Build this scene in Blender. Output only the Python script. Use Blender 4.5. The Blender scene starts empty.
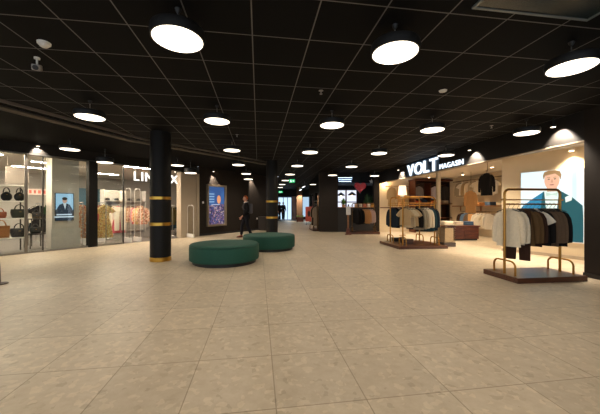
import bpy, bmesh, math, random
from mathutils import Vector, Matrix

random.seed(7)
PI = math.pi
SC = bpy.context.scene
COL = SC.collection

# ------------------------------------------------------------------ camera, world, exposure
F, HZ, EYE = 288.0, 206.5, 1.28          # focal length in px of the 600 px frame, horizon row, eye height
cam_d = bpy.data.cameras.new('camera')
cam = bpy.data.objects.new('camera', cam_d)
COL.objects.link(cam)
cam.location = (0, 0, EYE)
cam.rotation_euler = (PI / 2, 0, 0)
cam_d.sensor_width = 36.0
cam_d.lens = 36.0 * F / 600.0
cam_d.clip_start = 0.05
SC.camera = cam

world = bpy.data.worlds.new('world')
SC.world = world
world.use_nodes = True
bgn = world.node_tree.nodes['Background']
bgn.inputs[0].default_value = (0.78, 0.88, 1.0, 1)
bgn.inputs[1].default_value = 1.5

SC.view_settings.view_transform = 'Standard'
SC.view_settings.look = 'None'
SC.view_settings.gamma = 1.0
SC.view_settings.use_curve_mapping = False
SC.view_settings.exposure = 0.22

LAMP = 3.2           # pendant diffusers
LAMP_W = 84.0        # pendant light output (watts)
VOLT_L = 9.0         # shop downlights
LEFT_L = 130.0        # women's shop panels
WASH = 200.0          # wall washers (watts)

# ------------------------------------------------------------------ helpers
def lin(c):
    return tuple(((v / 255.0) / 12.92 if v <= 10.3 else (((v / 255.0) + 0.055) / 1.055) ** 2.4) for v in c)

def nodes_of(name):
    m = bpy.data.materials.new(name)
    m.use_nodes = True
    nt = m.node_tree
    b = nt.nodes['Principled BSDF']
    return m, nt, b

def N(nt, kind, **kw):
    n = nt.nodes.new(kind)
    for k, v in kw.items():
        setattr(n, k, v)
    return n

MATS = {}
def mat(name, rgb, rough=0.6, metal=0.0, var=0.12, scale=9.0, bump=0.0, spec=0.5, coat=0.0):
    if name in MATS:
        return MATS[name]
    m, nt, b = nodes_of(name)
    c = lin(rgb)
    tc = N(nt, 'ShaderNodeTexCoord')
    no = N(nt, 'ShaderNodeTexNoise')
    no.inputs['Scale'].default_value = scale
    no.inputs['Detail'].default_value = 4
    nt.links.new(tc.outputs['Object'], no.inputs['Vector'])
    mx = N(nt, 'ShaderNodeMix', data_type='RGBA')
    mx.inputs[6].default_value = tuple(min(1, x * (1 - var)) for x in c) + (1,)
    mx.inputs[7].default_value = tuple(min(1, x * (1 + var)) for x in c) + (1,)
    nt.links.new(no.outputs['Fac'], mx.inputs[0])
    nt.links.new(mx.outputs[2], b.inputs['Base Color'])
    b.inputs['Roughness'].default_value = rough
    b.inputs['Metallic'].default_value = metal
    b.inputs['Specular IOR Level'].default_value = spec
    if coat:
        b.inputs['Coat Weight'].default_value = coat
    if bump:
        bp = N(nt, 'ShaderNodeBump')
        bp.inputs['Strength'].default_value = bump
        bp.inputs['Distance'].default_value = 0.01
        nt.links.new(no.outputs['Fac'], bp.inputs['Height'])
        nt.links.new(bp.outputs['Normal'], b.inputs['Normal'])
    MATS[name] = m
    return m

def emit(name, rgb, strength):
    if name in MATS:
        return MATS[name]
    m, nt, b = nodes_of(name)
    c = lin(rgb) + (1,)
    b.inputs['Base Color'].default_value = tuple(v * 0.15 for v in c[:3]) + (1,)
    b.inputs['Emission Color'].default_value = c
    b.inputs['Emission Strength'].default_value = strength
    MATS[name] = m
    return m

def fabric(name, rgb, var=0.14):
    return mat('fabric ' + name, rgb, 0.9, 0, var, 30, 0.25, 0.2)

def floral(name, base, spots, scale=26.0):
    key = 'floral ' + name
    if key in MATS:
        return MATS[key]
    m, nt, b = nodes_of(key)
    tc = N(nt, 'ShaderNodeTexCoord')
    vo = N(nt, 'ShaderNodeTexVoronoi')
    vo.inputs['Scale'].default_value = scale
    nt.links.new(tc.outputs['Object'], vo.inputs['Vector'])
    sep = N(nt, 'ShaderNodeSeparateColor')
    nt.links.new(vo.outputs['Color'], sep.inputs[0])
    cr = N(nt, 'ShaderNodeValToRGB')
    cr.color_ramp.interpolation = 'CONSTANT'
    e = cr.color_ramp.elements
    e[0].color = lin(base) + (1,)
    e[1].position = 0.55
    e[1].color = lin(spots[0]) + (1,)
    for i, s in enumerate(spots[1:]):
        x = e.new(0.7 + 0.13 * i)
        x.color = lin(s) + (1,)
    nt.links.new(sep.outputs[0], cr.inputs[0])
    nt.links.new(cr.outputs[0], b.inputs['Base Color'])
    b.inputs['Roughness'].default_value = 0.9
    MATS[key] = m
    return m

def wood(name, dark, light, scale=3.0, rough=0.4):
    key = 'wood ' + name
    if key in MATS:
        return MATS[key]
    m, nt, b = nodes_of(key)
    tc = N(nt, 'ShaderNodeTexCoord')
    mp = N(nt, 'ShaderNodeMapping')
    mp.inputs['Scale'].default_value = (1, 8, 8)
    no = N(nt, 'ShaderNodeTexNoise')
    no.inputs['Scale'].default_value = scale
    no.inputs['Detail'].default_value = 6
    cr = N(nt, 'ShaderNodeValToRGB')
    cr.color_ramp.elements[0].position = 0.3
    cr.color_ramp.elements[0].color = lin(dark) + (1,)
    cr.color_ramp.elements[1].position = 0.7
    cr.color_ramp.elements[1].color = lin(light) + (1,)
    nt.links.new(tc.outputs['Object'], mp.inputs[0])
    nt.links.new(mp.outputs[0], no.inputs['Vector'])
    nt.links.new(no.outputs['Fac'], cr.inputs[0])
    nt.links.new(cr.outputs[0], b.inputs['Base Color'])
    b.inputs['Roughness'].default_value = rough
    MATS[key] = m
    return m

def glass_mat(name, tint=(250, 252, 250), rough=0.02, ior=1.5):
    if name in MATS:
        return MATS[name]
    m, nt, b = nodes_of(name)
    nt.nodes.remove(b)
    out = nt.nodes['Material Output']
    tr = N(nt, 'ShaderNodeBsdfTransparent')
    tr.inputs[0].default_value = lin(tint) + (1,)
    gl = N(nt, 'ShaderNodeBsdfGlossy')
    gl.inputs['Roughness'].default_value = rough
    lw = N(nt, 'ShaderNodeLayerWeight')
    lw.inputs[0].default_value = 0.5
    pw = N(nt, 'ShaderNodeMath', operation='POWER')
    pw.inputs[1].default_value = 4.0
    fr = N(nt, 'ShaderNodeMath', operation='MULTIPLY_ADD')
    fr.inputs[1].default_value = 0.75
    fr.inputs[2].default_value = 0.035
    nt.links.new(lw.outputs['Facing'], pw.inputs[0])
    nt.links.new(pw.outputs[0], fr.inputs[0])
    mx = N(nt, 'ShaderNodeMixShader')
    nt.links.new(fr.outputs[0], mx.inputs[0])
    nt.links.new(tr.outputs[0], mx.inputs[1])
    nt.links.new(gl.outputs[0], mx.inputs[2])
    nt.links.new(mx.outputs[0], out.inputs[0])
    MATS[name] = m
    return m

class MB:
    """collects shapes, then links them as ONE mesh object"""
    def __init__(s, M=None):
        s.bm = bmesh.new()
        s.M = M or Matrix.Identity(4)
    def _v(s, p):
        return s.bm.verts.new(s.M @ Vector(p))
    def box(s, x0, x1, y0, y1, z0, z1, bev=0.0, seg=2):
        bm = bmesh.new()
        vs = [bm.verts.new((x, y, z)) for x in (x0, x1) for y in (y0, y1) for z in (z0, z1)]
        for f in ((0, 1, 3, 2), (4, 6, 7, 5), (0, 4, 5, 1), (2, 3, 7, 6), (0, 2, 6, 4), (1, 5, 7, 3)):
            bm.faces.new([vs[i] for i in f])
        if bev:
            bmesh.ops.bevel(bm, geom=list(bm.edges), offset=bev, segments=seg, profile=0.5, affect='EDGES')
        s.take(bm)
        return s
    def take(s, bm, M=None):
        mp = {}
        for v in bm.verts:
            p = v.co if M is None else M @ v.co
            mp[v] = s.bm.verts.new(s.M @ p)
        for f in bm.faces:
            try:
                s.bm.faces.new([mp[v] for v in f.verts])
            except ValueError:
                pass
        bm.free()
    def loft(s, rings, cap=True, closed_ring=True):
        rv = [[s._v(p) for p in r] for r in rings]
        n = len(rings[0])
        for a, b in zip(rv, rv[1:]):
            for i in range(n if closed_ring else n - 1):
                j = (i + 1) % n
                s.bm.faces.new((a[i], a[j], b[j], b[i]))
        if cap and closed_ring:
            s.bm.faces.new(list(reversed(rv[0])))
            s.bm.faces.new(rv[-1])
        return s
    def lathe(s, prof, seg=32, c=(0, 0, 0)):
        rings = []
        for r, z in prof:
            r = max(r, 0.0005)
            rings.append([(c[0] + r * math.cos(2 * PI * i / seg), c[1] + r * math.sin(2 * PI * i / seg), c[2] + z) for i in range(seg)])
        return s.loft(rings)
    def cyl(s, x, y, z0, z1, r, seg=20):
        return s.lathe([(r, z0), (r, z1)], seg, (x, y, 0))
    def tube(s, pts, r, seg=8, cap=True):
        pts = [Vector(p) for p in pts]
        rings = []
        up = Vector((0, 0, 1))
        t0 = (pts[1] - pts[0]).normalized()
        nrm = t0.cross(up)
        if nrm.length < 0.05:
            nrm = t0.cross(Vector((0, 1, 0)))
        nrm.normalize()
        for i, p in enumerate(pts):
            if i == 0:
                t = t0
            elif i == len(pts) - 1:
                t = (pts[i] - pts[i - 1]).normalized()
            else:
                t = ((pts[i] - pts[i - 1]).normalized() + (pts[i + 1] - pts[i]).normalized())
                t = t.normalized() if t.length > 1e-6 else t0
            nrm = (nrm - t * nrm.dot(t))
            nrm.normalize()
            b = t.cross(nrm)
            rr = r[i] if isinstance(r, (list, tuple)) else r
            rings.append([p + nrm * (rr * math.cos(2 * PI * k / seg)) + b * (rr * math.sin(2 * PI * k / seg)) for k in range(seg)])
        return s.loft(rings, cap)
    def prism(s, poly, z0, z1):
        a = [s._v((x, y, z0)) for x, y in poly]
        b = [s._v((x, y, z1)) for x, y in poly]
        n = len(poly)
        for i in range(n):
            j = (i + 1) % n
            s.bm.faces.new((a[i], a[j], b[j], b[i]))
        s.bm.faces.new(list(reversed(a)))
        s.bm.faces.new(b)
        return s
    def plate(s, poly, y0, y1):
        """polygon in XZ given depth along Y"""
        a = [s._v((x, y0, z)) for x, z in poly]
        b = [s._v((x, y1, z)) for x, z in poly]
        n = len(poly)
        for i in range(n):
            j = (i + 1) % n
            s.bm.faces.new((a[i], a[j], b[j], b[i]))
        s.bm.faces.new(list(reversed(a)))
        s.bm.faces.new(b)
        return s
    def ball(s, c, r, seg=14, rings=9):
        if not isinstance(r, (tuple, list)):
            r = (r, r, r)
        rg = []
        for j in range(rings + 1):
            a = PI * j / rings
            k = max(math.sin(a), 0.002)
            rg.append([(c[0] + r[0] * k * math.cos(2 * PI * i / seg), c[1] + r[1] * k * math.sin(2 * PI * i / seg), c[2] - r[2] * math.cos(a)) for i in range(seg)])
        return s.loft(rg)
    def face(s, pts):
        s.bm.faces.new([s._v(p) for p in pts])
        return s
    def build(s, name, m, parent=None, smooth=False, angle=0.7):
        bmesh.ops.recalc_face_normals(s.bm, faces=list(s.bm.faces))
        me = bpy.data.meshes.new(name)
        s.bm.to_mesh(me)
        s.bm.free()
        me.materials.append(m)
        if smooth:
            for p in me.polygons:
                p.use_smooth = True
            me.set_sharp_from_angle(angle=angle)
        o = bpy.data.objects.new(name, me)
        COL.objects.link(o)
        if parent:
            o.parent = parent
        return o

LABELS = {}
def tag(o, label, cat, group=None, kind=None):
    n = len(label.split())
    if not 4 <= n <= 16:
        print('LABEL LENGTH', n, label)
    if label in LABELS:
        print('DUPLICATE LABEL', label)
    LABELS[label] = 1
    o['label'] = label
    o['category'] = cat
    if group:
        o['group'] = group
    if kind:
        o['kind'] = kind
    return o

def thing(name, label, cat, loc=(0, 0, 0), rz=0.0, group=None):
    o = bpy.data.objects.new(name, None)
    COL.objects.link(o)
    o.empty_display_size = 0.1
    o.location = loc
    o.rotation_euler = (0, 0, rz)
    return tag(o, label, cat, group)

def struct(o):
    o['kind'] = 'structure'
    return o

def copy_tree(root, loc, rz, label, cat=None, group=None, scale=None):
    r = root.copy()
    COL.objects.link(r)
    r.location = loc
    r.rotation_euler = (0, 0, rz)
    if scale:
        r.scale = scale
    tag(r, label, cat or root['category'], group or root.get('group'))
    for ch in list(root.children):
        c = ch.copy()
        COL.objects.link(c)
        c.parent = r
        for g in list(ch.children):
            d = g.copy()
            COL.objects.link(d)
            d.parent = c
    return r

def frame(o, ang):
    return Matrix.Translation((o[0], o[1], 0)) @ Matrix.Rotation(ang, 4, 'Z')

def at_depth(px, py, z):
    return ((px - 300) / F * z, z, EYE + (HZ - py) / F * z)

def glyphs(s, height, depth, m, parent, name='letter', bold=0.0, gap=0.12, flip=False, squeeze=1.0, y0=0.0):
    """one raised mesh per letter, laid along +X from 0, standing on z = 0, facing -Y"""
    x = 0.0
    out = []
    for ch in s:
        if ch == ' ':
            x += height * 0.4
            continue
        cu = bpy.data.curves.new('glyph', 'FONT')
        cu.body = ch
        cu.size = 1.0
        cu.offset = bold
        cu.extrude = 0.5
        to = bpy.data.objects.new('glyph', cu)
        COL.objects.link(to)
        bpy.context.view_layer.update()
        me = bpy.data.meshes.new_from_object(to.evaluated_get(bpy.context.evaluated_depsgraph_get()))
        bpy.data.objects.remove(to)
        bpy.data.curves.remove(cu)
        xs = [v.co.x for v in me.vertices]
        ys = [v.co.y for v in me.vertices]
        k = height / 0.73
        w = (max(xs) - min(xs)) * k * squeeze
        for v in me.vertices:
            cx, cy, cz = v.co
            v.co = (x + (cx - min(xs)) * k * squeeze, y0 - (cz + 0.5) * depth, cy * k)
        me.materials.clear()
        me.materials.append(m)
        me.name = name
        o = bpy.data.objects.new(name, me)
        COL.objects.link(o)
        o.parent = parent
        out.append(o)
        x += w + gap * height
    return out, x - gap * height

# ------------------------------------------------------------------ materials
def tile_floor():
    m, nt, b = nodes_of('limestone tiles')
    tc = N(nt, 'ShaderNodeTexCoord')
    mp = N(nt, 'ShaderNodeMapping', vector_type='TEXTURE')
    mp.inputs['Location'].default_value = (-0.245, 2.482, 0)
    mp.inputs['Rotation'].default_value = (0, 0, math.radians(8.2))
    nt.links.new(tc.outputs['Object'], mp.inputs[0])
    br = N(nt, 'ShaderNodeTexBrick', offset=0.0, squash=1.0)
    br.inputs['Scale'].default_value = 1.0
    br.inputs['Brick Width'].default_value = 0.6
    br.inputs['Row Height'].default_value = 0.66
    br.inputs['Mortar Size'].default_value = 0.0045
    br.inputs['Mortar Smooth'].default_value = 0.3
    br.inputs['Color1'].default_value = (0.93, 0.93, 0.93, 1)
    br.inputs['Color2'].default_value = (1.06, 1.06, 1.06, 1)
    br.inputs['Mortar'].default_value = (0.58, 0.55, 0.52, 1)
    nt.links.new(mp.outputs[0], br.inputs['Vector'])
    no = N(nt, 'ShaderNodeTexNoise')
    no.inputs['Scale'].default_value = 9.0
    no.inputs['Detail'].default_value = 8
    no.inputs['Roughness'].default_value = 0.65
    nt.links.new(tc.outputs['Object'], no.inputs['Vector'])
    cr = N(nt, 'ShaderNodeValToRGB')
    cr.color_ramp.elements[0].position = 0.3
    cr.color_ramp.elements[0].color = lin((180, 163, 138)) + (1,)
    cr.color_ramp.elements[1].position = 0.72
    cr.color_ramp.elements[1].color = lin((197, 182, 158)) + (1,)
    nt.links.new(no.outputs['Fac'], cr.inputs[0])
    vo = N(nt, 'ShaderNodeTexVoronoi')
    vo.inputs['Scale'].default_value = 24
    vo.inputs['Randomness'].default_value = 1.0
    wn = N(nt, 'ShaderNodeTexNoise')
    wn.inputs['Scale'].default_value = 14
    nt.links.new(tc.outputs['Object'], wn.inputs['Vector'])
    add = N(nt, 'ShaderNodeVectorMath', operation='MULTIPLY_ADD')
    add.inputs[1].default_value = (0.08, 0.08, 0.08)
    nt.links.new(wn.outputs['Color'], add.inputs[0])
    nt.links.new(tc.outputs['Object'], add.inputs[2])
    nt.links.new(add.outputs[0], vo.inputs['Vector'])
    sep = N(nt, 'ShaderNodeSeparateColor')
    nt.links.new(vo.outputs['Color'], sep.inputs[0])
    fl = N(nt, 'ShaderNodeValToRGB')
    fl.color_ramp.interpolation = 'CONSTANT'
    e = fl.color_ramp.elements
    e[0].color = (0.85, 0.84, 0.82, 1)
    e[1].position = 0.03
    e[1].color = (1, 1, 1, 1)
    x = e.new(0.80)
    x.color = (1.13, 1.13, 1.12, 1)
    x = e.new(0.965)
    x.color = (0.93, 0.92, 0.90, 1)
    nt.links.new(sep.outputs[0], fl.inputs[0])
    m1 = N(nt, 'ShaderNodeMix', data_type='RGBA', blend_type='MULTIPLY')
    m1.inputs[0].default_value = 1
    nt.links.new(cr.outputs[0], m1.inputs[6])
    nt.links.new(fl.outputs[0], m1.inputs[7])
    m2 = N(nt, 'ShaderNodeMix', data_type='RGBA', blend_type='MULTIPLY')
    m2.inputs[0].default_value = 1
    nt.links.new(m1.outputs[2], m2.inputs[6])
    nt.links.new(br.outputs['Color'], m2.inputs[7])
    nt.links.new(m2.outputs[2], b.inputs['Base Color'])
    rr = N(nt, 'ShaderNodeMapRange')
    rr.inputs['To Min'].default_value = 0.34
    rr.inputs['To Max'].default_value = 0.5
    nt.links.new(no.outputs['Fac'], rr.inputs[0])
    nt.links.new(rr.outputs[0], b.inputs['Roughness'])
    b.inputs['Specular IOR Level'].default_value = 0.4
    return m

def grid_ceiling():
    m, nt, b = nodes_of('black ceiling tiles')
    tc = N(nt, 'ShaderNodeTexCoord')
    mp = N(nt, 'ShaderNodeMapping', vector_type='TEXTURE')
    mp.inputs['Location'].default_value = (0.10, 3.07, 0)
    mp.inputs['Rotation'].default_value = (0, 0, math.radians(8.2))
    nt.links.new(tc.outputs['Object'], mp.inputs[0])
    br = N(nt, 'ShaderNodeTexBrick', offset=0.0, squash=1.0)
    br.inputs['Scale'].default_value = 1.0
    br.inputs['Brick Width'].default_value = 0.6
    br.inputs['Row Height'].default_value = 0.6
    br.inputs['Mortar Size'].default_value = 0.0065
    br.inputs['Mortar Smooth'].default_value = 0.1
    br.inputs['Color1'].default_value = lin((14, 14, 15)) + (1,)
    br.inputs['Color2'].default_value = lin((17, 17, 18)) + (1,)
    br.inputs['Mortar'].default_value = lin((110, 108, 106)) + (1,)
    nt.links.new(mp.outputs[0], br.inputs['Vector'])
    nt.links.new(br.outputs['Color'], b.inputs['Base Color'])
    mr = N(nt, 'ShaderNodeMapRange')
    mr.inputs['To Min'].default_value = 0.75
    mr.inputs['To Max'].default_value = 0.45
    nt.links.new(br.outputs['Fac'], mr.inputs[0])
    nt.links.new(mr.outputs[0], b.inputs['Roughness'])
    b.inputs['Specular IOR Level'].default_value = 0.1
    return m

M_FLOOR = tile_floor()
M_CEIL = grid_ceiling()
M_BLACKC = mat('matte black plenum', (15, 14, 13), 0.9, 0, 0.2, 2, 0, 0.1)
M_BLACKW = mat('black brown wall paint', (39, 32, 26), 0.75, 0, 0.1, 3, 0.05, 0.25)
M_FASCIA = mat('black fascia paint', (34, 31, 28), 0.6, 0, 0.1, 3, 0, 0.25)
M_PILLAR = mat('black pillar paint', (24, 22, 20), 0.5, 0, 0.1, 4, 0, 0.2)
M_GOLD = mat('brass band', (205, 160, 72), 0.28, 1.0, 0.15, 12)
M_BRASS = mat('aged brass tube', (176, 128, 62), 0.33, 1.0, 0.15, 14)
M_BRONZE = mat('dark bronze tube', (104, 78, 46), 0.35, 1.0, 0.15, 14)
M_STEEL = mat('brushed steel', (170, 168, 164), 0.35, 1.0, 0.1, 20)
M_WHITE = mat('white painted metal', (225, 222, 216), 0.5, 0, 0.05, 6)
M_BLACK = mat('black plastic', (20, 19, 18), 0.5, 0, 0.15, 10)
M_BLACKM = mat('black powder coat', (26, 25, 24), 0.5, 0, 0.12, 14)
M_GREEN = mat('bottle green upholstery', (22, 74, 60), 0.7, 0, 0.14, 16, 0.12, 0.4)
M_GREENP = mat('dark green piping', (20, 70, 56), 0.6, 0, 0.1, 16)
M_CREAMW = mat('warm cream plaster', (214, 196, 166), 0.8, 0, 0.08, 2.5, 0.05)
M_BEIGE = mat('beige laminate', (176, 160, 138), 0.6, 0, 0.06, 3)
M_SHOPC = mat('shop ceiling white', (214, 204, 190), 0.85, 0, 0.04, 2)
M_SHOPF = mat('grey shop floor', (104, 98, 94), 0.35, 0, 0.1, 4)
M_GREYCOL = mat('grey shop column', (206, 196, 184), 0.7, 0, 0.06, 3)
M_BLUE = mat('slate blue wall', (92, 128, 148), 0.8, 0, 0.06, 3)
M_LWALL = mat('pale grey shop wall', (190, 182, 172), 0.8, 0, 0.05, 3)
M_PLINTH = wood('plinth walnut', (58, 30, 18), (92, 52, 30), 3.0, 0.3)
M_DRESSER = wood('dresser mahogany', (70, 32, 18), (112, 58, 32), 3.0, 0.4)
M_SHELF = wood('oak shelf', (120, 78, 42), (164, 112, 64), 3.0, 0.45)
M_TAN = mat('tan paper', (190, 130, 74), 0.7, 0, 0.1, 8)
M_SKIN = mat('skin', (206, 150, 122), 0.55, 0, 0.06, 20)
M_GLASS = glass_mat('shop window glass', (246, 249, 247))
M_ACRYL = glass_mat('clear acrylic', (246, 244, 240))
M_DIFF = emit('pendant diffuser', (255, 240, 216), LAMP)
M_DARKG = mat('dark green leaf', (40, 74, 34), 0.6, 0, 0.3, 20)
M_LEAF = mat('fresh green leaf', (86, 128, 48), 0.6, 0, 0.3, 20)

# ------------------------------------------------------------------ plan of the place
S0 = (-7.8, 7.5)                       # women's shop front runs from here
SA = math.atan2(0.839, 0.545)
FLm = frame(S0, SA)                    # local x along the shop front, local y into the shop
R0 = (5.23, 5.3)                       # black end wall corner of the menswear shop
RA = math.atan2(0.993, -0.121)
FRm = frame(R0, RA)                    # local x along the shop front away from us, local y towards the mall
CEIL, SOFL, SOFR = 3.06, 2.73, 2.51

def lt(px, n=0.0):
    """distance along the left shop front seen in picture column px, n metres inside"""
    k = (px - 300) / F
    c, s = math.cos(SA), math.sin(SA)
    return (k * (S0[1] + c * n) - (S0[0] - s * n)) / (c - k * s)
def lp(t, n, z=0.0):
    return FLm @ Vector((t, n, z))
def rp(t, n, z=0.0):
    return FRm @ Vector((t, n, z))
def lz(px, n, py):
    """height seen at picture row py on the left shop, n metres inside"""
    return EYE + (HZ - py) / F * lp(lt(px, n), n).y

# floors
o = MB().face([(-14, -6, 0), (14, -6, 0), (14, 33, 0), (-14, 33, 0)]).build('floor', M_FLOOR); struct(o)
o = MB(FLm).prism([(-9, 0.02), (5.25, 0.02), (5.25, 0.33), (11.0, 0.33), (11.0, 7.0), (-9, 7.0)], 0.0005, 0.006).build('floor', M_SHOPF); struct(o)

# ceilings
edge = [(-5.9, -4), (-5.0, 4.5), (-4.05, 7.4), (-1.1, 11.5), (-1.2, 16.6), (-3.6, 32)]
rend = [rp(-9.5, 0), rp(9.6, 0)]
main_poly = edge + [(4.6, 32), (4.6, 22.12), (0.6, 22.12), (1.0, 14.9), (rend[1].x, rend[1].y), (rend[0].x, rend[0].y)]
o = MB().prism(main_poly, CEIL, CEIL + 0.05).build('ceiling', M_CEIL); struct(o)
s_end, s_far = lp(11.35, 0), lp(-10, 0)
dark_poly = edge[:-1] + [(s_end.x, s_end.y), (s_far.x, s_far.y), (-13, -4)]
o = MB().prism(dark_poly, CEIL, CEIL + 0.05).build('ceiling', M_BLACKC); struct(o)
o = MB(FLm).prism([(-9, 0.13), (6.0, 0.13), (6.0, 0.31), (11.0, 0.31), (11.0, 7.0), (-9, 7.0)], 2.86, 2.9).build('ceiling', M_SHOPC); struct(o)

# left shop front
o = MB(FLm).box(-10, 6.1, 0, 0.12, SOFL, CEIL).build('wall_left', M_FASCIA); struct(o)
o = MB(FLm).box(lt(199), 11.35, 0, 0.3, 0, CEIL).build('wall_left', M_BLACKW); struct(o)
o = MB(FLm).box(lt(199) + 0.02, 11.35, -0.014, 0.0, 0, 0.09).build('baseboard_left', M_BLACK); struct(o)
o = MB(FLm).box(-9, lt(181) , -0.012, 0.0, SOFL, SOFL + 0.035).build('trim_1', M_STEEL); struct(o)
o = MB(FLm).box(-9, 11.1, 7.0, 7.1, 0, 2.9).build('wall_left', M_LWALL); struct(o)
o = MB(FLm).box(11.0, 11.1, 0.2, 7.0, 0, 2.86).build('wall_left', M_LWALL); struct(o)
o = MB(FLm).box(-9.1, -9.0, 0, 7.1, 0, 2.9).build('wall_left', M_LWALL); struct(o)
tb0, tb1 = lt(60, 6.9), lt(128, 6.9)
o = MB(FLm).box(tb0, tb1, 6.9, 7.0, 1.2, 2.25).build('trim_2', M_BLUE); struct(o)
# cream end piece of the front
t0, t1 = lt(181), lt(199)
o = MB(FLm).box(t0, t1 - 0.16, 0, 0.3, 0, SOFL).box(t1 - 0.15, t1, -0.03, 0.3, 0, SOFL).build('wall_left', M_BEIGE); struct(o)
# ceiling edge profile and conduits over the dark strip
def offs(pts, d):
    return [(x - d, y) for x, y in pts]
e3 = [(x, y) for x, y in edge[:4]]
mb = MB()
for (a, b) in zip(e3, e3[1:]):
    v = Vector((b[0] - a[0], b[1] - a[1]))
    ln = v.length
    mb.M = frame(a, math.atan2(v.y, v.x))
    mb.box(0, ln, 0.0, 0.03, CEIL - 0.05, CEIL - 0.001)
o = mb.build('trim_3', mat('grey ceiling edge', (112, 104, 94), 0.5, 0.3, 0.1, 6)); struct(o)
for d, r, zz in ((0.22, 0.03, 2.98), (0.4, 0.02, 2.99)):
    pts = [(x - d, y, zz) for x, y in e3]
    o = MB().tube(pts, r, 8).build('ceiling_conduit', mat('grey conduit', (96, 90, 82), 0.5, 0.4, 0.1, 8), smooth=True)
    tag(o, 'thick grey conduit along the edge of the tile grid' if r > 0.025 else 'thin grey conduit running beside the thicker one under the dark ceiling', 'conduit')

# right side: black end wall, fascia, shop shell
o = MB(FRm).box(-9.5, 0, -0.5, 0, 0, CEIL).build('wall_right', M_BLACKW); struct(o)
o = MB(FRm).box(0.0, 9.6, -0.16, 0, SOFR, CEIL).build('wall_right', M_FASCIA); struct(o)
o = MB(FRm).box(0.0, 9.6, -0.16, 0.004, SOFR - 0.018, SOFR).build('trim_4', mat('warm edge strip', (150, 132, 108), 0.5, 0, .05)); struct(o)
o = MB(FRm).box(-9.5, 0.012, 0.0, 0.012, 0, 0.08).build('baseboard_right', M_BLACK); struct(o)
VC = 2.74
jam = rp(9.6, 0)
vpoly = [tuple(rp(-1.0, -0.17))[:2], tuple(rp(9.62, -0.17))[:2], (7.9, 15.0), (9.2, 4.6)]
o = MB().prism(vpoly, VC, VC + 0.04).build('ceiling', M_SHOPC); struct(o)
# end wall of the menswear shop
Em = frame((jam.x, jam.y), math.radians(7))
o = MB(Em).box(-0.02, 4.0, 0.0, 0.15, 0, VC).build('wall_back', M_CREAMW); struct(o)
o = MB(Em).box(0.05, 1.45, -0.02, 0.0, 1.22, 1.27).build('trim_5', M_DRESSER); struct(o)
# back wall of the menswear shop
bw0, bw1 = (8.75, 7.6), (7.75, 14.9)
v = Vector((bw1[0] - bw0[0], bw1[1] - bw0[1]))
Bm = frame(bw0, math.atan2(v.y, v.x))
o = MB(Bm).box(0, v.length, -0.15, 0, 0, VC).build('wall_back', M_CREAMW); struct(o)
# oblique display wall carrying the big light box; local x runs from the mall into the shop
ww0, ww1 = (7.95, 4.95), (5.93, 8.46)
v = Vector((ww1[0] - ww0[0], ww1[1] - ww0[1]))
WL = v.length
Wm = frame(ww0, math.atan2(v.y, v.x))            # local +y faces the camera side
o = MB(Wm).box(0, WL, -0.18, 0, 0, VC).build('wall_right', M_CREAMW); struct(o)
o = MB(Wm).box(0, WL, 0.0, 0.03, 0, 0.08).build('baseboard_right', M_BEIGE); struct(o)

# kiosk facade: dark pier, parapet, jamb, dark room behind
kz = 14.8
o = MB().box(1.0, 1.95, kz, kz + 0.9, 0, CEIL).build('wall_back', M_BLACKW); struct(o)
o = MB().box(3.82, 4.08, kz - 0.02, kz + 0.35, 0, CEIL).build('wall_back', M_BLACKW); struct(o)
o = MB().box(1.95, 3.82, kz + 0.02, kz + 0.16, 0, 1.24).build('wall_back', mat('charcoal parapet', (34, 31, 29), .6, 0, .1, 3)); struct(o)
o = MB().box(1.93, 3.83, kz - 0.03, kz + 0.22, 1.24, 1.28, 0.008).build('trim_6', M_SHELF); struct(o)
o = MB().box(1.35, 8, 22, 22.1, 0, CEIL + 0.3).build('wall_back', mat('cafe dark wall', (48, 44, 46), .8)); struct(o)
o = MB().box(7.8, 7.9, 15.1, 22, 0, CEIL + 0.3).build('wall_right', MATS['cafe dark wall']); struct(o)
o = MB().prism([(1.0, 14.9), (rend[1].x, 14.9), (7.9, 15.1), (7.9, 22.1), (0.62, 22.1)], CEIL + 0.001, CEIL + 0.05).build('ceiling', M_BLACKC); struct(o)
# corridor beyond
o = MB().box(-3.8, 4.6, 29.5, 29.65, 0, CEIL).build('wall_back', mat('end wall dark', (44, 40, 38), .8)); struct(o)
Lc0 = lp(11.35, 0)
Lv = Vector((-3.55 - Lc0.x, 29.5 - Lc0.y))
o = MB(frame((Lc0.x, Lc0.y), math.atan2(Lv.y, Lv.x))).box(0, Lv.length, 0, 0.15, 0, CEIL).build('wall_left', M_BLACKW); struct(o)

# ------------------------------------------------------------------ pillars and pouffes
def pillar(x, y, r, label):
    t = thing('round_pillar', label, 'pillar', (x, y, 0))
    MB().cyl(0, 0, 0, CEIL, r, 40).build('shaft', M_PILLAR, t, True)
    for z0, z1 in ((0.0, 0.10), (0.84, 0.915), (1.455, 1.525)):
        MB().lathe([(r + 0.001, z0), (r + 0.008, z0 + 0.006), (r + 0.008, z1 - 0.006), (r + 0.001, z1)], 40).build('brass_band', M_GOLD, t, True)['label'] = 'brass band'
    return t
pillar(-3.34, 6.9, 0.232, 'thick black pillar with three brass bands standing before the women\'s shop')
pillar(-1.08, 11.1, 0.225, 'black pillar with brass bands behind the two green pouffes')

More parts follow.
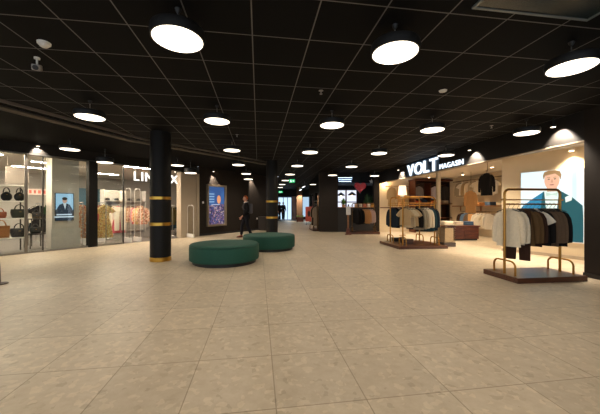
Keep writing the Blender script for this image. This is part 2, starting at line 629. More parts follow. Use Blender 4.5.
def pouffe(x, y, r, label):
    t = thing('round_pouffe', label, 'pouffe', (x, y, 0), 0, 'round green pouffes')
    MB().lathe([(r - 0.07, 0.0), (r - 0.07, 0.075)], 48).build('base', M_BLACKM, t, True)['label'] = 'recessed black base'
    MB().lathe([(r - 0.03, 0.07), (r - 0.006, 0.085), (r, 0.12), (r, 0.36), (r - 0.004, 0.385), (r - 0.02, 0.40)], 64).build('upholstered_side', M_GREEN, t, True)
    MB().lathe([(r - 0.02, 0.395), (r - 0.012, 0.42), (r - 0.03, 0.437), (r - 0.12, 0.447), (r * 0.5, 0.452), (0, 0.453)], 64).build('cushion_top', M_GREEN, t, True)
    pts = [((r - 0.008) * math.cos(2 * PI * i / 64), (r - 0.008) * math.sin(2 * PI * i / 64), 0.405) for i in range(65)]
    MB().tube(pts, 0.008, 6).build('piping', M_GREENP, t, True)
    MB().box(-0.002, 0.002, -r - 0.002, -r + 0.004, 0.1, 0.39).build('seam', M_GREENP, t)
    return t
pouffe(-1.76, 6.75, 0.79, 'round bottle green pouffe in front, overlapping the view of its twin')
pouffe(-0.95, 8.85, 0.79, 'round bottle green pouffe farther back, close to the second black pillar')

# ------------------------------------------------------------------ pendant lamps
def make_pendant(px, py, label, h=1.5):
    z = F * h / (HZ - py)
    x = (px - 300) / F * z
    return (x, z, EYE + h)
R_L = 0.215
def pendant_proto(label, loc):
    t = thing('pendant_lamp', label, 'lamp', loc, 0, 'round black pendant lamps')
    MB().lathe([(R_L + 0.012, 0.0), (R_L + 0.012, 0.012), (R_L + 0.02, 0.05), (R_L + 0.012, 0.09), (R_L - 0.03, 0.105), (0.03, 0.11)], 40).build('housing', M_BLACK, t, True)
    MB().lathe([(R_L, 0.0005), (R_L - 0.01, -0.006), (0, -0.009)], 40).build('diffuser', M_DIFF, t, True)['label'] = 'glowing round diffuser'
    MB().cyl(0, 0, 0.11, 0.24, 0.005, 6).build('cable', M_STEEL, t, True)
    ld = bpy.data.lights.new('lamp_light', 'SPOT')
    ld.energy = LAMP_W
    ld.color = (1.0, 0.86, 0.69)
    ld.spot_size = math.radians(165)
    ld.spot_blend = 1.0
    ld.shadow_soft_size = 0.16
    lo = bpy.data.objects.new('lamp_light', ld)
    COL.objects.link(lo)
    lo.parent = t
    lo.location = (0, 0, -0.012)
    MB().lathe([(0.012, 0.105), (0.018, 0.125), (0.008, 0.14)], 14).build('cable_grip', M_STEEL, t, True)
    MB().lathe([(0.006, 0.23), (0.026, 0.262), (0.03, 0.2795)], 16).build('ceiling_rose', M_BLACKM, t, True)
    return t
LAMPS = [
    (178, 39.5, 'pendant lamp hanging before the thick banded pillar, largest in view'),
    (395, 53, 'pendant lamp above the middle of the open floor, second largest in view'),
    (571.5, 67.5, 'pendant lamp up beside the menswear shop fascia, above the first rack'),
    (90, 117, 'pendant lamp at the edge of the tile grid before the dress shop windows'),
    (217, 121, 'pendant lamp above the floor in front of the green pouffes'),
    (332, 125, 'pendant lamp in line with the black kiosk pier, next after the big ones'),
    (432.3, 129.7, 'pendant lamp in front of the white lit letters'),
    (526.5, 132.8, 'pendant lamp beside the fascia left of the wall wash, above the portrait'),
    (70, 149, 'pendant lamp in the dark strip above the grey column with the portrait'),
    (232, 150, 'pendant lamp above the banded pillar row, over the far pouffe'),
    (310, 152, 'pendant lamp halfway down the mall, left of the kiosk pier'),
    (379, 153, 'pendant lamp before the left end of the menswear fascia'),
    (446, 155, 'pendant lamp touching the last lit letter of the big word in the view'),
    (105, 162, 'pendant lamp in the dark strip over the black window post'),
    (177.5, 165, 'pendant lamp over the last letter of the women\'s shop sign'),
    (190.5, 172.5, 'small looking pendant lamp over the cream end of the shop front'),
    (238.5, 164.5, 'pendant lamp above the standing person, first of three in a row'),
    (246.2, 173.4, 'pendant lamp above the standing person, second of three in a row'),
    (297.3, 165.5, 'corridor pendant lamp, first of the line running to the glass doors'),
    (290, 174, 'corridor pendant lamp, second of the line running to the glass doors'),
    (285.5, 180, 'corridor pendant lamp, third of the line running to the glass doors'),
    (282.3, 184, 'corridor pendant lamp, fourth of the line running to the glass doors'),
    (280.2, 187, 'corridor pendant lamp, fifth of the line running to the glass doors'),
    (351.5, 166.3, 'pendant lamp above the cafe parapet and its pot plant'),
    (332.6, 174.8, 'pendant lamp hanging against the top of the black kiosk pier'),
    (374.5, 175.5, 'pendant lamp at the black jamb between cafe and menswear shop'),
    (313, 184, 'small looking pendant lamp in the corridor beside the kiosk pier'),
]
OVER = [(-1.6, 0.3, 'pendant lamp added out of view, next row back, near the dress shop'), (0.85, 0.35, 'pendant lamp added out of view, next row back, over mid mall'), (3.2, 0.7, 'pendant lamp added out of view, next row back, near the black end wall'),  # unseen lamps continuing the rows, added to light the near floor
        (-3.6, 2.3, 'pendant lamp added high before the handbag windows, out of the picture'), (-0.4, -2.0, 'pendant lamp added out of view, second row back, over mid mall'), (2.3, -1.9, 'pendant lamp added out of view, second row back, near the black end wall')]
proto = None
LOW = {105: 1.36, 190.5: 1.28}          # two lamps of the dark strip hang lower
for px, py, lab in LAMPS:
    hh = LOW.get(px, 1.5)
    loc = make_pendant(px, py, lab, hh)
    if proto is None:
        proto = pendant_proto('round black ' + lab, loc)
    else:
        copy_tree(proto, loc, 0, 'round black ' + lab, scale=None if hh == 1.5 else (1, 1, (CEIL - EYE - hh) / 0.28))

copy_tree(proto, ((248.3 - 300) / F * 13.9, 13.9, EYE + 1.34), 0, 'round black pendant lamp above the standing person, lowest of three in a row', scale=(1, 1, 1.57))
for x, y, lab in OVER:
    copy_tree(proto, (x, y, EYE + 1.5), 0, 'round black ' + lab)

# ------------------------------------------------------------------ wall washers
def washer(loc, aim, label, watts, angle=56):
    t = thing('wall_spotlight', label, 'spotlight', loc, 0, 'small black wall washers')
    MB().lathe([(0.045, 0.0), (0.045, 0.045), (0.02, 0.05)], 20).build('can', M_BLACK, t, True)
    MB().lathe([(0.04, -0.001), (0.036, -0.004), (0, -0.005)], 20).build('lens', emit('spot lens', (255, 232, 205), 6), t, True)
    MB().cyl(0, 0, 0.05, CEIL - loc[2] - 0.0005, 0.012, 8).build('stem', M_BLACK, t, True)
    ld = bpy.data.lights.new('wash', 'SPOT')
    ld.energy = watts
    ld.color = (1.0, 0.88, 0.74)
    ld.spot_size = math.radians(angle)
    ld.spot_blend = 0.5
    ld.shadow_soft_size = 0.03
    lo = bpy.data.objects.new('wash', ld)
    COL.objects.link(lo)
    lo.parent = t
    lo.location = (0, 0, -0.02)
    d = Vector(aim) - Vector(loc)
    lo.rotation_euler = d.to_track_quat('-Z', 'Y').to_euler()
    return t
def on_left(px, n, z):
    return tuple(lp(lt(px, n), n, z))
washer(on_left(38, -0.09, 2.98), on_left(38, 0.0, 2.8), 'small black spotlight washing the fascia above the handbag windows', WASH * 0.6, 100)
washer(on_left(213.5, -0.16, 2.9), on_left(213.5, 0.0, 2.4), 'small black spotlight washing the dark wall over the framed city poster', WASH)
washer(on_left(252, -0.16, 2.9), on_left(252, 0.0, 2.4), 'small black spotlight washing the dark wall behind the standing person', WASH)
for tt, lab in ((0.42, 'small black spotlight washing the fascia above the blond portrait'), (2.77, 'small black spotlight washing the fascia past the small lettering'), (7.1, 'small black spotlight washing the fascia left of the big lettering')):
    washer(tuple(rp(tt, 0.17, 2.86)), tuple(rp(tt, 0.0, 2.6)), lab, WASH * 1.1, 100)
washer((0.0, 24.6, 2.9), (0.0, 25.1, 1.6), 'small black spotlight grazing the brown pier far down the corridor', WASH * 2.5)

# ------------------------------------------------------------------ ceiling bits
def on_ceiling(px, py):
    z = F * (CEIL - EYE) / (HZ - py)
    return ((px - 300) / F * z, z, CEIL)
sx, sy, sz = on_ceiling(44, 42)
t = thing('smoke_detector', 'white smoke detector dome on the black tiles above the security camera', 'detector', (sx, sy, sz))
MB().lathe([(0.0, -0.052), (0.03, -0.05), (0.045, -0.036), (0.05, -0.022)], 24).build('dome', M_WHITE, t, True)
MB().lathe([(0.05, -0.024), (0.06, -0.02), (0.062, -0.0005)], 24).build('base', M_WHITE, t, True)
sx, sy, sz = on_ceiling(37, 57)
t = thing('security_camera', 'grey security camera hanging under the black ceiling beside the smoke detector', 'camera', (sx, sy, sz), 0.6)
MB().lathe([(0.03, -0.02), (0.03, -0.0005)], 16).build('mount', M_WHITE, t, True)
MB().tube([(0, 0, -0.02), (0, 0, -0.09)], 0.01, 8).build('arm', M_WHITE, t, True)
mb = MB(Matrix.Translation((0, 0, -0.12)) @ Matrix.Rotation(0.35, 4, 'X'))
mb.box(-0.04, 0.04, -0.09, 0.09, -0.035, 0.035, 0.012)
mb.build('body', mat('pale grey plastic', (170, 166, 160), 0.5), t)
MB(Matrix.Translation((0, -0.09, -0.155)) @ Matrix.Rotation(PI / 2 + 0.35, 4, 'X')).lathe([(0.028, 0), (0.028, 0.02)], 16).build('lens', M_BLACK, t, True)
sx, sy, sz = on_ceiling(443, 90)
o = MB().lathe([(0.0, -0.02), (0.05, -0.018), (0.06, -0.0005)], 24).build('ceiling_disc', M_WHITE, smooth=True)
o.location = (sx, sy, sz); tag(o, 'flat white disc on the black ceiling tiles left of the fascia lamps', 'detector')
for px, py, lab in ((321, 90, 'small steel sprinkler head under the black tiles near the centre of the mall'), (491.5, 125, 'small steel sprinkler head under the black tiles before the menswear fascia'), (237, 134, 'small steel sprinkler head under the black tiles beyond the pouffe lamp')):
    sx, sy, sz = on_ceiling(px, py)
    t = thing('sprinkler', lab, 'sprinkler', (sx, sy, sz), 0, 'ceiling sprinklers')
    MB().lathe([(0.035, -0.006), (0.035, -0.0005)], 16).build('escutcheon', M_STEEL, t, True)
    MB().lathe([(0.01, -0.05), (0.012, -0.006)], 12).build('stem', M_STEEL, t, True)
    MB().lathe([(0.022, -0.056), (0.022, -0.05)], 14).build('deflector', M_STEEL, t, True)
# framed access hatch in the tile field, upper corner
hx, hy, hz = on_ceiling(587, 19)
t = thing('ceiling_hatch', 'dark glossy ceiling hatch with a pale metal frame among the black tiles', 'hatch', (hx, hy, CEIL), math.radians(8.2))
mb = MB()
for a in ((-1.21, 0.0, -0.022, 0.0), (-1.21, 0.0, -0.6, -0.578), (-1.21, -1.188, -0.578, -0.022), (-0.022, 0.0, -0.578, -0.022)):
    mb.box(a[0], a[1], a[2], a[3], -0.02, -0.0005)
mb.build('frame', mat('grey hatch frame', (120, 128, 128), 0.4, 0.5), t)
MB().box(-1.188, -0.022, -0.578, -0.022, -0.012, -0.0005).build('panel', mat('dark hatch teal reflection', (24, 38, 42), 0.25), t)  # teal in the colour stands for bluish light reflected on the ceiling

# exit signs down the corridor
for px, py, z, w, lab in ((292, 180.5, 15.1, 0.32, 'green lit exit sign hanging from the ceiling halfway down the corridor'), (280.6, 191.5, 27.0, 0.4, 'green lit exit sign hanging far off just above the glass doors')):
    x, y, zz = at_depth(px, py, z)
    t = thing('exit_sign', lab, 'sign', (x, y, zz), 0, 'green exit signs')
    MB().box(-w / 2, w / 2, -0.03, 0.03, -0.1, 0.1, 0.01).build('case', M_BLACKM, t)
    MB().box(-w / 2 + 0.01, w / 2 - 0.01, -0.034, -0.029, -0.09, 0.09).build('lit_face', emit('exit green', (30, 170, 100), 1.3), t)
    mb = MB()
    mb.ball((-0.06, -0.036, 0.06), (0.014, 0.002, 0.014), 8, 6)
    mb.plate([(-0.09, 0.03), (-0.045, 0.045), (-0.03, 0.0), (-0.01, -0.07), (-0.03, -0.07), (-0.055, -0.02), (-0.09, -0.07), (-0.11, -0.065), (-0.075, -0.005)], -0.037, -0.034)
    mb.plate([(0.02, -0.015), (0.07, -0.015), (0.07, -0.04), (0.12, 0.0), (0.07, 0.04), (0.07, 0.015), (0.02, 0.015)], -0.037, -0.034)
    mb.build('pictogram', emit('exit white', (235, 250, 240), 1.5), t)
    for s in (-1, 1):
        MB().cyl(s * w * 0.35, 0, 0.1, CEIL - zz, 0.006, 6).build('hanger', M_BLACK, t)

# ------------------------------------------------------------------ garments
HANG = {}
def ring(hw, ht, z, n=30, ph=0.0, wave=0.0, cx=0.0, cy=0.0, k=5):
    r = []
    for i in range(n):
        a = 2 * PI * i / n
        ca, sa = math.cos(a), math.sin(a)
        x = hw * math.copysign(abs(ca) ** 0.8, ca)
        y = ht * math.copysign(abs(sa) ** 0.8, sa)
        y += wave * (math.sin(k * x / max(hw, 0.01) * 1.6 + ph) + 0.6 * math.sin(2.3 * k * x / max(hw, 0.01) + 2 * ph))
        r.append((cx + x, cy + y, z))
    return r

def hanger_parts(parent, w=0.2, m=None):
    m = m or M_BLACK
    k = ('hanger', m.name, round(w, 2))
    if k in HANG:
        o = bpy.data.objects.new('hanger', HANG[k]); COL.objects.link(o); o.parent = parent
        return o
    mb = MB()
    hook = [(0.024 * math.cos(a), 0, -0.004 + 0.024 * math.sin(a)) for a in [PI * (1.0 - i / 8 * 1.0) for i in range(9)]]
    hook = hook + [(0.022, 0, -0.022), (0.01, 0, -0.042), (0, 0, -0.055), (0, 0, -0.085)]
    mb.tube(hook, 0.003, 6)
    mb.tube([(-w * 0.9, 0, -0.135), (-w * 0.45, 0, -0.1), (0, 0, -0.082), (w * 0.45, 0, -0.1), (w * 0.9, 0, -0.135)], 0.007, 6)
    o = mb.build('hanger', m, parent, True)
    HANG[k] = o.data
    return o

GARM = {}
def garment(style, m, label, loc, rz, group=None, seed=0, cat=None, name=None, length=None, parts_mat=None):
    """hangs from a rail at its own origin; front faces local -Y"""
    cat = cat or {'tee': 'shirt', 'shirt': 'shirt', 'blouse': 'blouse', 'coat': 'coat', 'jacket': 'jacket', 'dress': 'dress', 'trousers': 'trousers', 'vest': 'vest'}[style]
    name = name or {'tee': 'short_sleeved_shirt', 'shirt': 'hanging_shirt', 'blouse': 'hanging_blouse', 'coat': 'hanging_coat', 'jacket': 'hanging_jacket', 'dress': 'hanging_dress', 'trousers': 'hanging_trousers', 'vest': 'sleeveless_top'}[style]
    t = thing(name, label, cat, loc, rz, group)
    ph = seed * 1.7
    key = (style, m.name, seed % 4, length)
    if key in GARM:
        for nm, me in GARM[key]:
            o = bpy.data.objects.new(nm, me); COL.objects.link(o); o.parent = t
        hanger_parts(t)
        return t
    made = []
    L = length or {'tee': 0.68, 'shirt': 0.74, 'blouse': 0.72, 'coat': 1.05, 'jacket': 0.76, 'dress': 1.1, 'trousers': 0.95, 'vest': 0.66}[style]
    if style == 'trousers':
        hanger_parts(t, 0.17)
        mb = MB()
        mb.loft([ring(0.19, 0.022, -0.11, ph=ph), ring(0.195, 0.03, -0.15, ph=ph, wave=.004), ring(0.2, 0.035, -0.3, ph=ph, wave=.006)])
        o = mb.build('waist', m, t, True); made.append(('waist', o.data))
        for s in (-1, 1):
            mb = MB()
            mb.loft([ring(0.098, 0.034, -0.28, cx=s * 0.1), ring(0.096, 0.036, -0.45, cx=s * 0.1, ph=ph, wave=.006), ring(0.088, 0.032, -0.7, cx=s * 0.104, ph=ph + 1, wave=.006), ring(0.082, 0.03, -L, cx=s * 0.108)])
            o = mb.build('trouser_leg', m, t, True); made.append(('trouser_leg', o.data))
        GARM[key] = made
        return t
    hanger_parts(t)
    sw = 0.195
    mb = MB()
    rings = [ring(0.048, 0.018, -0.082), ring(0.06, 0.019, -0.09), ring(0.11, 0.017, -0.125), ring(sw - 0.04, 0.017, -0.18), ring(sw - 0.03, 0.02, -0.25, ph=ph, wave=.003)]
    for i in range(1, 7):
        f = i / 6
        z = -0.25 - (L - 0.25) * f
        if style == 'dress':
            w = (sw - 0.03) - 0.045 * math.sin(PI * min(1, f * 2.2)) + 0.14 * max(0, f - 0.35)
            wv = 0.006 + 0.022 * f
        elif style == 'coat':
            w, wv = sw - 0.025 + 0.035 * f, 0.003 + 0.008 * f
        else:
            w, wv = sw - 0.03 + 0.022 * f + (0.004 * math.sin(ph + 3 * f)), 0.003 + 0.005 * f
        rings.append(ring(w, 0.02 + (0.003 if style in ('coat', 'jacket') else 0), z, ph=ph + f, wave=wv))
    mb.loft(rings)
    o = mb.build('body', m, t, True); made.append(('body', o.data))
    if style not in ('vest',) and not (style == 'dress' and seed % 3 == 1):
        SL = {'tee': 0.24, 'dress': 0.3}.get(style, 0.58)
        for s in (-1, 1):
            mb = MB()
            pts = [(0.12, -0.135, 0.018), (0.158, -0.18, 0.04), (0.19, -0.27, 0.048)] if style not in ('tee', 'dress') else [(0.12, -0.135, 0.018), (0.162, -0.18, 0.042), (0.21, -0.26, 0.054)]
            if SL > 0.4:
                pts += [(0.212, -0.40, 0.046), (0.22, -0.54, 0.042), (0.222, -0.66, 0.036), (0.22, -0.69, 0.034)]
            else:
                pts += [(0.256, -0.335, 0.064), (0.258, -0.345, 0.062)]
            mb.loft([[(s * (x + r * math.cos(2 * PI * i / 10)), 0.44 * r * math.sin(2 * PI * i / 10) + (0.004 * math.sin(ph) if z < -0.3 else 0), z + ((0.55 if z < -0.2 and SL < 0.4 else 0.3) * r * math.cos(2 * PI * i / 10))) for i in range(10)] for x, z, r in pts])
            o = mb.build('sleeve', m, t, True); made.append(('sleeve', o.data))
    pts = [(0.056 * math.cos(2 * PI * i / 16), 0.02 * math.sin(2 * PI * i / 16), -0.09 + 0.008 * math.sin(2 * PI * i / 16)) for i in range(17)]
    mb = MB().tube(pts, 0.009, 6)
    if style in ('shirt', 'coat', 'jacket', 'blouse'):
        for s in (-1, 1):
            mb.plate([(s * 0.052, -0.082), (s * 0.002, -0.11), (s * 0.028, -0.155 if style != 'coat' else -0.26), (s * 0.075, -0.115)], -0.033, -0.022)
    o = mb.build('collar', parts_mat or m, t, True); made.append(('collar', o.data))
    if style in ('shirt', 'coat', 'jacket', 'blouse'):
        mb = MB()
        mb.loft([[(-0.016, y, z), (0.016, y, z), (0.016, y + 0.01, z), (-0.016, y + 0.01, z)] for y, z in ((-0.028, -0.15), (-0.03, -0.3), (-0.031 - (.005 if style in ('coat', 'jacket') else 0), -L * 0.7), (-0.032 - (.005 if style in ('coat', 'jacket') else 0), -L + 0.01))])
        o = mb.build('placket', parts_mat or m, t); made.append(('placket', o.data))
    GARM[key] = made
    return t

ORD = ['first', 'second', 'third', 'fourth', 'fifth', 'sixth', 'seventh', 'eighth', 'ninth', 'tenth', 'eleventh', 'twelfth', 'thirteenth', 'fourteenth', 'fifteenth']

# ------------------------------------------------------------------ gold garment racks
def rack_frame(t, y, zb, h=1.6, w=0.53, metal=None, rail=1.33):
    metal = metal or M_BRASS
    c = 0.09
    pts = [(-w, y, zb), (-w, y, h - c)]
    pts += [(-w + c - c * math.cos(a), y, h - c + c * math.sin(a)) for a in [PI / 2 * i / 6 for i in range(1, 7)]]
    pts += [(w - c + c * math.sin(a), y, h - c + c * math.cos(a)) for a in [PI / 2 * i / 6 for i in range(0, 7)]]
    pts += [(w, y, zb)]
    MB().tube(pts, 0.022, 10).build('frame', metal, t, True)
    o = MB().tube([(-w - 0.05, y, rail + 0.08), (w + 0.05, y, rail + 0.08)], 0.01, 8)
    for s in (-1, 1):
        o.ball((s * (w + 0.055), y, rail + 0.08), 0.017, 10, 6)
    o.build('cross_bar', metal, t, True)
    MB().tube([(-w - 0.02, y, rail), (w + 0.02, y, rail)], 0.013, 8).build('clothes_rail', metal, t, True)
    for s in (-1, 1):
        d = 0.23
        q = [(s * (w + 0.005), y - d, zb), (s * (w + 0.005), y - d, zb + 0.14)]
        q += [(s * (w + 0.005), y - d + 0.1 - 0.1 * math.cos(a), zb + 0.14 + 0.1 * math.sin(a)) for a in [PI / 2 * i / 5 for i in range(1, 6)]]
        q += [(s * (w + 0.005), y + d - 0.1 + 0.1 * math.sin(a), zb + 0.14 + 0.1 * math.cos(a)) for a in [PI / 2 * i / 5 for i in range(0, 6)]]
        q += [(s * (w + 0.005), y + d, zb)]
        MB().tube(q, 0.016, 8).build('foot_loop', metal, t, True)

def plinth(t, w, d, h=0.09):
    MB().box(-w / 2, w / 2, -d / 2, d / 2, 0.0, h, 0.006).build('plinth', M_PLINTH, t)

def hang_row(M, y, x0, items, twist, rail, where, group, jit=0.022, step=None):
    """items: (style, material, colour words) hung along the rail from x0"""
    x = x0
    for i, it in enumerate(items):
        style, m, words, st = it[:4]
        p = M @ Vector((x, y, rail))
        rz = M.to_euler().z + twist + random.uniform(-jit, jit)
        nm = {'tee': 'tee', 'shirt': 'shirt', 'blouse': 'blouse', 'coat': 'coat', 'jacket': 'jacket', 'dress': 'dress', 'trousers': 'trousers', 'vest': 'sleeveless top'}[style]
        garment(style, m, f'{words} {nm}, {ORD[i]} hanger {where}', p, rz, group, seed=i, length=it[4] if len(it) > 4 else (None if style in ('trousers', 'coat') else {'tee': .66, 'jacket': .77}.get(style, .73) + 0.025 * ((i * 7) % 4 - 1.5)))
        x += st

CREAM = fabric('cream', (224, 210, 184)); ECRU = fabric('ecru', (188, 170, 140)); BROWN = fabric('dark brown', (58, 38, 28))
OLIVE = fabric('olive brown', (98, 74, 46)); TAUPE = fabric('taupe', (104, 84, 66)); NEARB = fabric('black', (26, 23, 22))
OFFW = fabric('off white', (228, 218, 200)); SAND = fabric('sand', (176, 150, 112)); NAVY = fabric('navy', (34, 44, 54))
STONE = fabric('stone', (160, 146, 122)); CAMEL = fabric('camel', (204, 154, 100)); PINKG = fabric('greyish pink', (196, 170, 160))
GREY = fabric('mid grey', (112, 108, 112)); LAV = fabric('pale lavender', (198, 188, 200)); TEAL = fabric('dark teal', (40, 66, 72))

# rack by the black end wall
r1 = thing('garment_rack', 'aged brass garment rack on a dark wooden plinth beside the blond portrait', 'garment rack', (4.24, 5.25, 0), math.radians(7), 'brass garment racks')
plinth(r1, 1.34, 0.76)
rack_frame(r1, 0.0, 0.09, w=0.565)
M1 = frame((4.24, 5.25), math.radians(7))
hang_row(M1, 0, -0.49, [('blouse', CREAM, 'cream', .09, .76), ('blouse', CREAM, 'cream', .095, .72), ('trousers', BROWN, 'long dark brown', .095, 1.0), ('shirt', OLIVE, 'olive brown', .075, .74), ('shirt', OLIVE, 'olive brown', .08, .7),
    ('shirt', BROWN, 'dark brown', .075, .76), ('tee', OFFW, 'off white', .085, .64), ('jacket', NEARB, 'black', .09, .74), ('shirt', TAUPE, 'taupe', .08, .72), ('shirt', TAUPE, 'taupe', .08, .76), ('shirt', TAUPE, 'taupe', .085, .7), ('jacket', NEARB, 'black', .08, .76)], math.radians(-62), 1.33, 'from the cream end of the rack by the portrait', 'clothes on the rack by the portrait')

# double rack in the middle
r2 = thing('garment_rack', 'double brass garment rack on a square wooden plinth under the lit lettering', 'garment rack', (3.68, 9.5, 0), math.radians(7), 'brass garment racks')
plinth(r2, 1.58, 1.5)
rack_frame(r2, -0.45, 0.09)
rack_frame(r2, 0.45, 0.09)
M2 = frame((3.68, 9.5), math.radians(7))
hang_row(M2, -0.45, -0.46, [('tee', SAND, 'sand coloured', .09), ('tee', ECRU, 'ecru', .09), ('tee', ECRU, 'ecru', .09), ('tee', SAND, 'sand coloured', .09), ('shirt', NEARB, 'black', .09), ('shirt', STONE, 'stone grey', .09),
    ('shirt', STONE, 'stone grey', .09), ('shirt', CREAM, 'cream', .09), ('shirt', CREAM, 'cream', .09), ('jacket', TEAL, 'dark teal', .09), ('jacket', NAVY, 'navy', .09)], math.radians(-60), 1.33,
    'along the front rail of the double rack', 'clothes on the double rack front rail')
hang_row(M2, 0.45, -0.46, [('jacket', NAVY, 'navy', .12), ('shirt', NEARB, 'black', .12), ('shirt', STONE, 'stone grey', .14), ('shirt', BROWN, 'dark brown', .14), ('shirt', OLIVE, 'olive brown', .15), ('jacket', NAVY, 'navy', .14), ('shirt', NEARB, 'black', .1)],
    math.radians(-62), 1.33, 'along the rear rail of the double rack', 'clothes on the double rack rear rail')
for dx, dy, lab, m in ((-0.12, 0.1, 'dark brown shoe box on the plinth of the double rack', M_PLINTH), (-0.2, 0.58, 'black shoe box at the rear corner of the double rack plinth', M_BLACKM)):
    p = M2 @ Vector((dx, dy, 0.0915))
    t = thing('shoe_box', lab, 'box', p, 0.2)
    MB().box(-0.17, 0.17, -0.11, 0.11, 0.0, 0.11, 0.003).build('box', m, t)
    MB().box(-0.175, 0.175, -0.115, 0.115, 0.085, 0.125, 0.003).build('lid', m, t)

# rack in front of the cafe parapet
r3 = thing('garment_rack', 'low lit brass garment rack on a reddish plinth before the black cafe parapet', 'garment rack', (3.02, 13.75, 0), 0.0, 'brass garment racks')
plinth(r3, 1.42, 0.62, 0.12)
rack_frame(r3, 0.0, 0.12, h=1.45, metal=M_BRONZE, rail=1.25)
M3 = frame((3.02, 13.75), 0)
hang_row(M3, 0, -0.38, [('jacket', NEARB, 'black', .13), ('jacket', NEARB, 'black', .14), ('jacket', NEARB, 'black', .12), ('shirt', CAMEL, 'camel', .1), ('shirt', CAMEL, 'camel', .1), ('shirt', CAMEL, 'camel', .1), ('shirt', PINKG, 'greyish pink', .1), ('shirt', PINKG, 'greyish pink', .1)],
    math.radians(-58), 1.25, 'on the rack before the cafe parapet', 'clothes on the cafe parapet rack')

# ------------------------------------------------------------------ menswear shop
# lettering on the fascia: it reads from far to near, so local x runs towards us
def fascia_t(px):
    z = 5.8756 / ((px - 300) / F + 0.1218)
    return (z - R0[1]) / 0.993
M_LIT = emit('lit letter', (226, 240, 252), 1.5)
sg = thing('shop_sign', 'lit white shop name in big and small capitals on the black fascia', 'sign')
def fit_word(w, px0, px1, z0, h, depth, bold, gap):
    ta, tb = fascia_t(px0), fascia_t(px1)
    hold, width = glyphs(w, h, depth, M_LIT, sg, bold=bold, gap=gap)
    k = (ta - tb) / width
    for o in hold:
        for v in o.data.vertices:
            p = rp(ta - v.co.x * k, 0.02 - v.co.y, z0 + v.co.z)
            v.co = p
fit_word('VOLT', 408.5, 438.7, 2.535, 0.455, 0.05, 0.014, 0.12)
fit_word('MAGASIN', 440.6, 464.3, 2.545, 0.165, 0.03, 0.0, 0.16)
MB(FRm).box(fascia_t(439.6), fascia_t(407), 0.0, 0.018, 2.515, 3.03).build('backing_panel', mat('navy sign panel', (40, 68, 96), 0.35), sg)

# slim pale post on the shop front line
px_, pz_ = 4.72, 10.0
o = MB(FRm).box(fascia_t(436) - 0.05, fascia_t(436) + 0.05, -0.14, -0.03, 0, SOFR).build('shop_front_post', mat('pale oak post', (190, 164, 126), 0.55)); tag(o, 'slim pale post under the fascia right behind the double rack', 'post')

# big portrait light box on the oblique wall; local x from the near end, so the view's left is +x
def wall_s(px):
    k = (px - 300) / F
    return (k * ww0[1] - ww0[0]) / ((ww1[0] - ww0[0]) / WL - k * (ww1[1] - ww0[1]) / WL)
sa, sb = wall_s(584.5), wall_s(522)
z0_, z1_ = 0.42, 2.22
WBm = Wm @ Matrix.Translation((sb, 0.0, z0_)) @ Matrix.Rotation(PI, 4, 'Z')     # local x to the viewer's right, local -y to the viewer
lb = thing('portrait_light_box', 'large backlit portrait of a blond man in a teal suit on the cream wall', 'light box')
W_, H_ = sb - sa, z1_ - z0_
MB(WBm).box(-0.02, W_ + 0.02, -0.05, -0.001, -0.02, H_ + 0.02).build('frame', M_WHITE, lb)
def flat(poly, layer, name, m, smooth_pts=True):
    d = 0.052 + 0.0012 * layer
    if layer >= 2:
        poly = [(min(W_ - 0.004, max(0.004, W_ * 0.53 + (x - W_ * 0.53) * 1.14)), max(0.004, 1.8 - (1.796 - z) * 1.3)) for x, z in poly]
    MB(WBm).plate(poly, -d, -d + 0.001).build(name, m, lb)
def oval(cx, cz, rx, rz, n=24, a0=0, a1=2 * PI):
    return [(cx + rx * math.cos(a0 + (a1 - a0) * i / n), cz + rz * math.sin(a0 + (a1 - a0) * i / n)) for i in range(n)]
EB = 1.2
flat([(0, 0), (W_, 0), (W_, H_), (0, H_)], 0, 'lit_background', emit('portrait sky', (206, 226, 230), EB))
flat([(W_ * 0.84, 0), (W_ * 0.9, 0), (W_ * 0.9, H_), (W_ * 0.84, H_)], 1, 'background_stripe', emit('portrait stripe', (184, 212, 220), EB))
cx = W_ * 0.53
flat([(W_ * 0.02, 0), (W_ * 0.98, 0), (W_ * 0.98, 0.9), (W_ * 0.93, 1.10), (W_ * 0.80, 1.26), (cx + 0.13, 1.40), (cx, 1.3), (cx - 0.14, 1.39), (W_ * 0.22, 1.22), (W_ * 0.07, 1.06), (W_ * 0.02, 0.9)], 2, 'pictured_jacket', emit('portrait teal', (10, 86, 96), 0.8))
flat([(W_ * 0.02, 0), (W_ * 0.3, 0), (W_ * 0.40, 1.37), (W_ * 0.22, 1.22), (W_ * 0.07, 1.06), (W_ * 0.02, 0.9)], 3, 'pictured_sleeve', emit('portrait blue', (36, 128, 168), 0.85))
flat([(cx - 0.06, 0.5), (cx + 0.03, 0.5), (cx + 0.13, 1.40), (cx + 0.09, 1.45), (cx - 0.09, 1.45), (cx - 0.14, 1.39)], 4, 'pictured_shirt', emit('portrait shirt', (216, 236, 226), 0.95))
flat([(cx - 0.085, 1.38), (cx + 0.085, 1.38), (cx + 0.09, 1.55), (cx - 0.09, 1.55)], 5, 'pictured_neck', emit('portrait neck', (204, 150, 120), 0.8))
flat(oval(cx + 0.0, 1.60, 0.138, 0.185), 6, 'pictured_face', emit('portrait skin', (232, 182, 152), 0.9))
flat([(cx - 0.15, 1.62), (cx - 0.165, 1.70), (cx - 0.14, 1.77), (cx - 0.06, 1.795), (cx + 0.06, 1.796), (cx + 0.14, 1.77), (cx + 0.17, 1.70), (cx + 0.155, 1.6), (cx + 0.13, 1.67), (cx + 0.06, 1.73), (cx - 0.04, 1.715), (cx - 0.12, 1.70)], 7, 'pictured_hair', emit('portrait hair', (168, 132, 88), 0.8))
